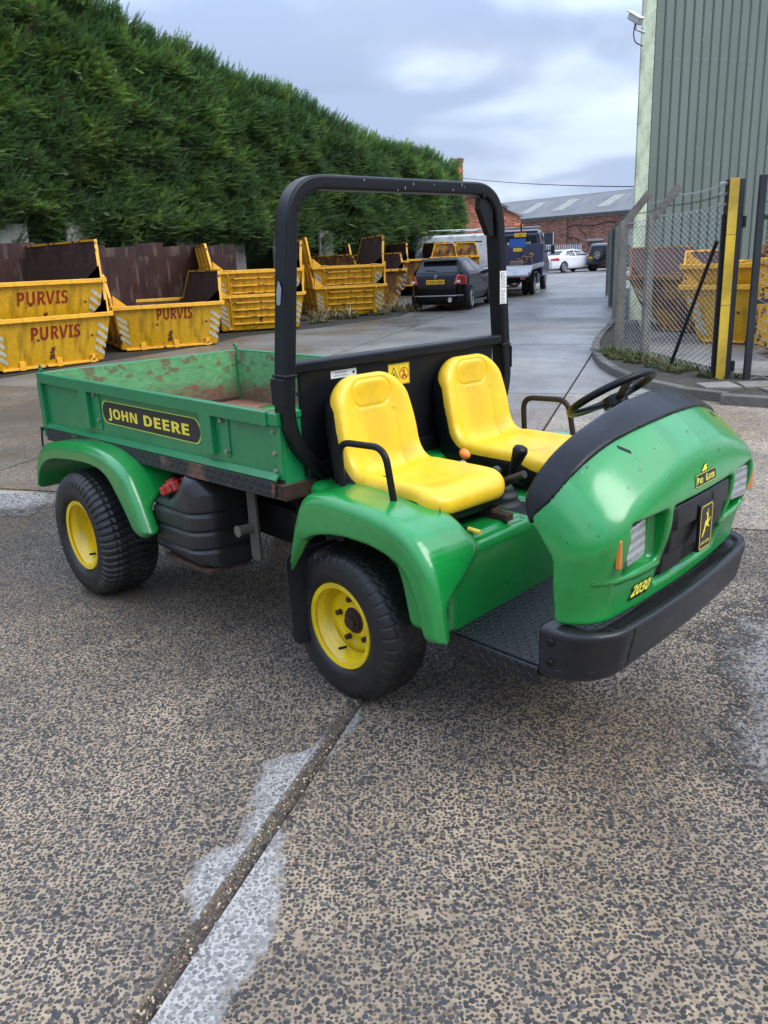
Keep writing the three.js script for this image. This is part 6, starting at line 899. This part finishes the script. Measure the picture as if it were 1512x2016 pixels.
// --- seats
{
  const back = (x, y, z) => { // local: x forward, y up, z across; origin under the middle of the seat
    const tb = -0.20, ca = Math.cos(tb), sa = Math.sin(tb), dx = x - 0.0, dy = y - 0.06, b = dx * ca - dy * sa * -1 * -1, u = dx * ca + dy * -sa, w = dx * sa * -1 * -1 + dy * ca;
    return [u, w];
  };
  const seatD = (x, y, z, grow = 0) => {
    const az = Math.abs(z), t = 0.205, c = Math.cos(t), s = Math.sin(t);
    const bx = x * c + (y - 0.05) * s, by = -x * s + (y - 0.05) * c;                                  // along the leaning back
    const wB = 0.200 - 0.022 * sstep(0.16, 0.42, by) + grow;
    const out = sdBox2(z, by - 0.165, wB, 0.245 + grow, 0.115);
    const hollow = 0.030 * (1 - sstep(0.08, 0.17, az)) * sstep(0.45, 0.28, by) - 0.012 * sstep(0.15, 0.2, az);
    let d1 = smax(out, Math.abs(bx + 0.03 + hollow * 0.5) - 0.045 + hollow * 0.5 - grow, 0.05);
    if (grow === 0 && bx > -0.03) { const og = sdBox2(z, by - 0.335, 0.096, 0.052, 0.05), pg = sdBox2(z, by - 0.13, 0.105 - 0.02 * sat((0.1 - by) * 3), 0.22, 0.07); d1 += 0.004 * Math.exp(-((og / 0.006) ** 2)) + (by < 0.26 ? 0.0025 * Math.exp(-((pg / 0.006) ** 2)) : 0); }
    const cu = sdBox2(x - 0.235, z, 0.235 + grow, 0.212 - 0.012 * sstep(0.1, -0.1, x) + grow, 0.10);
    const dish = 0.020 * (1 - sstep(0.09, 0.18, az)) * (1 - sstep(0.28, 0.42, x)) , drop = 0.05 * sstep(0.30, 0.50, x) * sstep(0.3, 0.5, x);
    const top = y - (0.105 - dish - drop * 0.6 + 0.012 * sstep(0.13, 0.20, az)), bot = 0.012 - 0.02 * x - y - grow;
    const d2 = smax(cu, smax(top, bot, 0.06), 0.065);
    return smin(d1, d2, 0.075);
  };
  const yellowGeo = implicit((x, y, z) => seatD(x, y, z), [-0.22, -0.04, -0.27], [0.52, 0.50, 0.27], 0.0065);
  const shellGeo = implicit((x, y, z) => { const d = seatD(x + 0.016, y + 0.024, z, 0.005), t = 0.205, bx = x * Math.cos(t) + (y - 0.05) * Math.sin(t), by = -x * Math.sin(t) + (y - 0.05) * Math.cos(t); return d; }, [-0.27, -0.10, -0.28], [0.52, 0.50, 0.28], 0.011);
  const font = await new FontLoader().loadAsync('fonts/droid/droid_sans_bold.typeface.json');
  const tg = new TextGeometry('JOHN DEERE', { font, size: 0.0165, depth: 0.004, curveSegments: 3 }); tg.center();
  tg.rotateY(Math.PI / 2).rotateZ(0.205).translate(-0.083, 0.378, 0);
  for (const s of [1, -1]) {
    const seat = new THREE.Group(); seat.name = 'seat'; vehicle.add(seat);
    seat.position.set(1.79 + SK * 0.325 * s, 0.795, 0.325 * s); seat.rotation.y = 0;
    add('cushion', yellowGeo, M.seat, seat); add('seat_shell', shellGeo, M.black, seat);
    add('maker_name', [tg.clone()], M.seat, seat);
    add('seat_pan', [rspan(-0.02, 0.36, -0.035, 0.0, -0.19, 0.19, 0.01)], M.under, seat);
    for (const z of [-0.13, 0.13]) add('slide_rail', [rspan(0.0, 0.50, -0.060, -0.035, z - 0.02, z + 0.02, 0.003), rspan(0.05, 0.44, -0.038, -0.022, z - 0.026, z + 0.026, 0.003)], M.rust, seat);
    if (s > 0) { add('slide_lever', [rod(V3(0.2, -0.045, 0.05), V3(0.47, -0.05, 0.06), 0.006)], M.under, seat); add('lever_grip', [rod(V3(0.47, -0.05, 0.06), V3(0.525, -0.051, 0.062), 0.009, 10)], std(lin(0.75, 0.55, 0.08), 0.5), seat); add('slit', [box(0.002, 0.022, 0.003, 0.458, 0.045, 0.19), box(0.03, 0.002, 0.006, 0.13, 0.099, 0.13)], M.under, seat); }
    const arm = [V3(0.03, -0.02, 0.25), V3(0.015, 0.235, 0.25), V3(0.26, 0.245, 0.25), V3(0.315, -0.03, 0.25)].map((p) => p.setZ(p.z * s));
    const path = rounded(arm, 0.06, 8);
    add('armrest', [pipe(path, 0.0125, 70, 10, false, 0.0), prism(roundPoly([[0.02, -0.05], [0.14, -0.05], [0.13, 0.0], [0.02, 0.02]], 0.012), 0.005).translate(0, 0, 0.24 * s), prism([[0.02, -0.055], [0.34, -0.055], [0.34, -0.02], [0.02, -0.02]], 0.006).translate(0, 0, 0.233 * s)], s > 0 ? M.black : phys(lin(0.022, 0.015, 0.011), 0.5, { map: grime, specularIntensity: 0.6 }), seat, s > 0 ? undefined : 'scuffed brown armrest');
  }
}
// --- levers between the seats
{
  const k = (p) => V3(p[0] + SK * p[2], p[1], p[2]);
  const lever = add('gear_lever', [rod(k([2.14, 0.80, 0]), k([2.175, 0.86, 0]), 0.008)], M.rust, vehicle);
  const knob = new THREE.LatheGeometry([[0.001, 0], [0.016, 0.002], [0.019, 0.03], [0.026, 0.075], [0.030, 0.095], [0.026, 0.108], [0.012, 0.115], [0.001, 0.116]].map(([r, y]) => new THREE.Vector2(r, y)), 20).rotateZ(-0.38).translate(2.175, 0.855, 0);
  add('knob', [knob], M.black, lever);
  const boot = new THREE.LatheGeometry([[0.075, 0], [0.07, 0.012], [0.052, 0.016], [0.062, 0.03], [0.056, 0.045], [0.038, 0.05], [0.045, 0.062], [0.036, 0.078], [0.018, 0.088], [0.009, 0.10]].map(([r, y]) => new THREE.Vector2(r, y)), 24).translate(2.125, 0.718, 0);
  add('gaiter', [boot], phys(lin(0.03, 0.03, 0.031), 0.6, { map: grime }), lever);
  const brake = add('handbrake', [prism(roundPoly([[2.06, 0.725], [2.10, 0.73], [2.17, 0.80], [2.27, 0.855], [2.265, 0.88], [2.15, 0.835], [2.07, 0.77]], 0.012), 0.016, 0.002).translate(0, 0, 0.075), rod(V3(2.16, 0.818, 0.075), V3(2.29, 0.88, 0.075), 0.015, 10)], phys(lin(0.03, 0.028, 0.026), 0.5, { map: grime }), vehicle);
  add('pedal_lever', [prism(roundPoly([[2.02, 0.735], [2.16, 0.722], [2.17, 0.745], [2.03, 0.762]], 0.01), 0.028, 0.004).translate(0, 0, 0.09)], M.black, brake);
  const hyd = add('hydraulic_lever', [rod(V3(1.86, 0.80, -0.005), V3(1.915, 0.865, 0), 0.006)], M.under, vehicle);
  add('orange_knob', [new THREE.SphereGeometry(0.021, 16, 12).scale(1.25, 0.95, 0.95).rotateZ(-0.5).translate(1.93, 0.892, 0)], std(lin(0.85, 0.24, 0.03), 0.45), hyd);
  add('white_knob', [new THREE.SphereGeometry(0.015, 14, 10).scale(1, 1.1, 1).translate(1.925, 0.852, 0.006)], std(lin(0.6, 0.57, 0.42), 0.5), hyd);
  add('grey_grip', [rod(V3(1.95, 0.80, -0.02), V3(2.06, 0.835, -0.03), 0.011, 10, 0.017), new THREE.SphereGeometry(0.02, 12, 10).translate(2.07, 0.838, -0.03)], phys(lin(0.03, 0.03, 0.032), 0.5), hyd);
}
// --- bonnet
const plan = (az, xf, hz, R) => { const qx = 0, q1 = R; return [xf, hz, R]; };
const noseX = (y) => 2.895 + 0.062 * sstep(0.62, 0.90, y);
const topH = smoothTable([[2.50, 1.25], [2.66, 1.218], [2.745, 1.198], [2.80, 1.168], [2.85, 1.130], [2.90, 1.086], [2.930, 1.054], [2.948, 1.0], [2.960, 0.93], [2.978, 0.80]]);
const archDrop = smoothTable([[0, 0], [0.15, 0.012], [0.30, 0.050], [0.45, 0.104], [0.53, 0.158], [0.58, 0.235], [0.61, 0.33], [0.64, 0.46]]);
const rearX = smoothTable([[0.55, 2.745], [0.80, 2.742], [0.86, 2.705], [0.91, 2.668], [0.97, 2.645], [1.05, 2.665], [1.15, 2.70], [1.25, 2.755]]);
function shellD(x, y, z) {
  const az = Math.abs(z), X = x - SK * z, xf = noseX(y) - 0.035 * (az / 0.55) * (az / 0.55), R = 0.13, hz = 0.602 - 0.010 * sstep(0.75, 0.62, y);
  const qx = X - (xf - R), qz = az - (hz - R), side = Math.hypot(Math.max(qx, 0), Math.max(qz, 0)) + Math.min(Math.max(qx, qz), 0) - R;
  const top = (y - topH(X) + archDrop(az)) * 0.6;
  return smax(side, top, 0.036);
}
const partX = smoothTable([[0.60, 2.72], [0.91, 2.668], [0.985, 2.725], [1.06, 2.765], [1.115, 2.79], [1.16, 2.835], [1.25, 2.87]]); // seam between black dash cover and green
function bonnetD(x, y, z) {
  const az = Math.abs(z), X = x - SK * z; let d = shellD(x, y, z);
  const lampCut = sdBox(X - 2.95 + 0.2 * (az - 0.36), y - 0.838, az - 0.365, 0.085, 0.082, 0.104, 0.02), grilleCut = sdBox(X - 2.95, y - 0.79, z, 0.075, 0.130, 0.236, 0.02);
  d = smax(d, -lampCut, 0.014); d = smax(d, -grilleCut, 0.014);
  const shelf = Math.abs(y - 0.735 - 0.02 * sstep(0.3, 0.6, az)); if (az < 0.56) d += 0.0035 * (1 - sstep(0.004, 0.012, shelf)) * -1;
  return smax(smax(d, rearX(y) - X, 0.014), 0.612 - y, 0.014);
}
{
  const hood = add('bonnet', implicit(bonnetD, [2.52, 0.59, -0.66], [3.06, 1.26, 0.66], 0.0095), M.green, vehicle);
  const dashD = (x, y, z) => { const X = x - SK * z, az = Math.abs(z); return smax(smax(shellD(x, y, z) - 0.0075, X - partX(y), 0.012), Math.max(rearX(y) - 0.012 - X, 0.90 - y), 0.016); };
  add('dash_cover', implicit(dashD, [2.50, 0.87, -0.66], [3.0, 1.27, 0.66], 0.0095), M.dash, hood);
  const onShell = (w, h, y0, z0, tilt, off, nx = 16, ny = 6, f = shellD) => { // a patch that follows the shell, seen from the front
    const g = new THREE.PlaneGeometry(w, h, nx, ny).rotateZ(tilt), p = g.attributes.position;
    for (let i = 0; i < p.count; i++) { const z = z0 - p.getX(i), y = y0 + p.getY(i); let lo = 2.6, hi = 3.2; for (let k = 0; k < 40; k++) { const m = (lo + hi) / 2; if (f(m, y, z) < 0) lo = m; else hi = m; } p.setXYZ(i, lo + off, y, z); }
    g.computeVertexNormals(); return g;
  };
  // grille with pressed bars
  const gr = (x, y, z) => { const X = x - SK * z, az = Math.abs(z), xf = noseX(y) - 0.035 * (az / 0.55) ** 2; let d = sdBox(0, y - 0.79, z, 9, 0.122, 0.228, 0.022); const lv = (y - 0.675) / 0.078, saw = lv > 0 && lv < 3 ? frac(lv) : 0, bars = 0.013 * sstep(0.0, 0.10, saw) * (1 - saw) * sstep(0.212, 0.198, az) * sstep(0.056, 0.066, az); const boss = 0.004 * sstep(0.060, 0.050, az) * sstep(0.088, 0.076, Math.abs(y - 0.80)); return smax(d, X - (xf - 0.010 + Math.max(bars, boss)), 0.012); };
  const grille = add('grille', implicit((x, y, z) => Math.max(gr(x, y, z), 2.86 - (x - SK * z)), [2.82, 0.65, -0.25], [3.04, 0.94, 0.25], 0.0065), M.dash, hood);
  const deer = canvasTexture(256, 384, (c, w, h) => { // leaping stag over the maker's name, yellow line round it
    c.fillStyle = '#0d0e10'; c.fillRect(0, 0, w, h); c.strokeStyle = '#d8c331'; c.lineWidth = 9; c.beginPath(); c.roundRect(12, 12, w - 24, h - 24, 34); c.stroke();
    c.fillStyle = '#e2cb2e'; c.beginPath(); c.moveTo(52, 262); c.lineTo(92, 196); c.lineTo(104, 150); c.lineTo(140, 138); c.lineTo(134, 100); c.lineTo(118, 82); c.lineTo(124, 72); c.lineTo(146, 88); c.lineTo(150, 50); c.lineTo(160, 48); c.lineTo(158, 90); c.lineTo(166, 120); c.lineTo(162, 150); c.lineTo(206, 128); c.lineTo(210, 140); c.lineTo(164, 178); c.lineTo(196, 204); c.lineTo(188, 214); c.lineTo(140, 188); c.lineTo(120, 200); c.lineTo(108, 232); c.lineTo(60, 276); c.closePath(); c.fill();
    c.font = 'bold 31px sans-serif'; c.textAlign = 'center'; c.fillText('JOHN DEERE', w / 2, 336, 186);
  });
  add('emblem_plate', [skew(rspan(2.946, 2.956, 0.722, 0.878, -0.052, 0.052, 0.004).translate(0.0, 0, 0))], M.dash, hood);
  add('emblem', skew(new THREE.PlaneGeometry(0.100, 0.152).rotateY(Math.PI / 2).translate(2.9575, 0.80, 0)), std(0xffffff, 0.35, { map: deer }), hood);
  const gator = canvasTexture(512, 176, (c, w, h) => { // model family badge with its small reptile
    c.clearRect(0, 0, w, h); c.fillStyle = '#1a4d1d'; c.beginPath(); c.roundRect(4, 64, w - 8, 108, 26); c.fill(); c.fillStyle = '#cfd243'; c.beginPath(); c.roundRect(10, 69, w - 20, 98, 23); c.fill(); c.fillStyle = '#0d1410'; c.beginPath(); c.roundRect(15, 74, w - 30, 88, 20); c.fill();
    c.fillStyle = '#ece04a'; c.font = 'bold 78px sans-serif'; c.textBaseline = 'alphabetic'; c.fillText('P', 34, 146); c.fillText('G', 238, 146); c.font = 'bold 60px sans-serif'; c.fillText('RO', 92, 146, 118); c.fillText('ATOR', 302, 146, 176);
    c.fillStyle = '#10210f'; c.beginPath(); c.moveTo(150, 52); c.lineTo(196, 30); c.lineTo(232, 8); c.lineTo(300, 2); c.lineTo(300, 66); c.lineTo(190, 68); c.closePath(); c.fill();
    c.fillStyle = '#e6dc33'; c.beginPath(); c.moveTo(158, 52); c.lineTo(200, 38); c.lineTo(232, 16); c.lineTo(282, 8); c.lineTo(292, 20); c.lineTo(262, 30); c.lineTo(288, 36); c.lineTo(270, 62); c.lineTo(252, 48); c.lineTo(232, 64); c.lineTo(222, 52); c.lineTo(190, 60); c.closePath(); c.fill();
  });
  add('model_badge', onShell(0.165, 0.068, 0.975, 0.015, 0, 0.002), std(0xffffff, 0.35, { map: gator, alphaTest: 0.5 }), hood);
  const num = canvasTexture(384, 144, (c, w, h) => { c.clearRect(0, 0, w, h); c.font = 'italic bold 122px sans-serif'; c.textBaseline = 'middle'; c.textAlign = 'center'; c.lineJoin = 'round'; for (const [dx, dy] of [[0, 0], [-5, 6], [-9, 10]]) { c.lineWidth = 26; c.strokeStyle = '#111'; c.strokeText('2030', w / 2 + dx, h / 2 + 2 + dy, 320); } c.lineWidth = 5; c.strokeStyle = '#e9e14f'; c.fillStyle = '#e9e14f'; c.fillText('2030', w / 2 + 3, h / 2, 320); c.strokeText('2030', w / 2 + 3, h / 2, 320); });
  add('model_number', onShell(0.150, 0.060, 0.676, 0.322, 0, 0.0025), std(0xffffff, 0.35, { map: num, alphaTest: 0.5 }), hood);
  const ribs = texture(256, (u, v) => 0.5 + 0.5 * Math.sin(v * 46 * Math.PI), false);
  for (const s of [1, -1]) {
    const lens = prism(roundPoly([[0.338, 0.792], [0.466, 0.790], [0.466, 0.900], [0.340, 0.908]], 0.016), 0.03, 0.006).rotateY(-Math.PI / 2); lens.applyMatrix4(new THREE.Matrix4().makeScale(1, 1, s)); if (s < 0) { const a = lens.attributes.position, nIdx = []; lens.computeVertexNormals(); }
    lens.rotateY(0).applyMatrix4(new THREE.Matrix4().set(1, 0, 0.06 * s, -0.0246, 0, 1, 0, 0, 0, 0, 1, 0, 0, 0, 0, 1));
    const lamp = add('headlight', [skew(lens.translate(2.899, 0, 0))], phys(0xffffff, 0.16, { map: again(texture(128, (u, v) => { const w = 0.62 + 0.2 * Math.sin(v * 2 * Math.PI) * Math.sin(v * 2 * Math.PI) - 0.22 * N2(u, v); return [w, w, w]; }), 18), bumpMap: again(ribs, 9), bumpScale: 0.0014, metalness: 0.25, clearcoat: 1, clearcoatRoughness: 0.04 }), hood);
    const am = rbox(0.018, 0.088, 0.032, 0.006, 2.909, 0.842, 0.504 * s, 0, 0.34 * s);
    add('indicator', [skew(am)], phys(lin(0.55, 0.20, 0.012), 0.3, { clearcoat: 1, clearcoatRoughness: 0.08, map: texture(64, (u, v) => [1, 0.9, 0.8]) }), hood);
    add('rain_slot', onShell(0.030, 0.009, 1.095, 0.33 * s, -0.6, 0.0022, 4, 2), M.under, hood);
  }
  // --- bumper
  const bumpD = (x, y, z) => {
    const X = x - SK * z, az = Math.abs(z), xo = 2.925 + 0.10 * (y - 0.60) * 2.0 - 0.03 * (az / 0.55) ** 2 + 0.030, R = 0.16, hz = 0.616;
    const qx = X - (xo - R), qz = az - (hz - R), side = Math.hypot(Math.max(qx, 0), Math.max(qz, 0)) + Math.min(Math.max(qx, qz), 0) - R;
    const inner = side + 0.085, dip = 0.02 * sstep(0.02, 0.05, -side) * sstep(0.56, 0.5, az);
    let d = smax(smax(side, y - 0.604 + dip, 0.022), 0.438 + 0.012 * sstep(0.62, 0.2, az) - y, 0.03);
    d = Math.max(d, 2.712 - X, -inner); 
    const seam = Math.abs(az - 0.43) - 0.0022; if (side > -0.006) d = Math.max(d, -Math.max(seam, -0.004 - side));
    return d;
  };
  const sr = rng(57), lines = []; for (let i = 0; i < 46; i++) lines.push([sr(), 0.40 + 0.22 * sr(), 0.02 + 0.10 * sr() * sr(), (sr() - 0.5) * 0.12, 0.25 + 0.75 * sr()]);
  const scratch = texture(1024, (u, v) => { let c = 0.20 + 0.06 * N3(u, v) + 0.05 * N1(u, v); for (const [x, y, l, k, w] of lines) { const du = u - x; if (Math.abs(du) < l && Math.abs(v - y - k * du) < 0.0011) c = Math.max(c, 0.2 + 0.42 * w * (1 - Math.abs(du) / l)); } return [c, c, c * 1.03]; });
  const scuffed = phys(lin(0.28, 0.28, 0.29), 0.45, { map: scratch, roughnessMap: gloss, specularIntensity: 0.7, bumpMap: beads, bumpScale: 0.0010 });
  const bumper = add('bumper', implicit(bumpD, [2.60, 0.40, -0.68], [3.07, 0.63, 0.68], 0.0085), scuffed, vehicle);
  for (const [y, z] of [[0.565, 0.0], [0.50, 0.0]]) for (const s of [1, -1]) add('bolt', [skew(new THREE.SphereGeometry(0.0125, 12, 8).scale(1, 1, 0.55).translate(2.755, y, 0.620 * s))], M.black, bumper);
}
// --- steering wheel
{
  const w = new THREE.Group(); w.name = 'steering_wheel'; vehicle.add(w); w.position.set(2.405, 1.137, -0.30); w.rotation.z = 0.56;
  add('rim', [new THREE.TorusGeometry(0.166, 0.0145, 12, 64).rotateX(Math.PI / 2)], M.black, w);
  const sp = []; for (const a of [0.5, 2.6, 4.7]) sp.push(beam(V3(0.03 * Math.cos(a), -0.035, 0.03 * Math.sin(a)), V3(0.16 * Math.cos(a), -0.002, 0.16 * Math.sin(a)), 0.028, 0.014));
  add('spoke', sp, M.black, w);
  add('hub', [new THREE.CylinderGeometry(0.042, 0.05, 0.04, 24).translate(0, -0.03, 0), new THREE.CylinderGeometry(0.022, 0.026, 0.3, 16).translate(0, -0.2, 0)], M.black, w);
}
renderer.render(scene, camera);
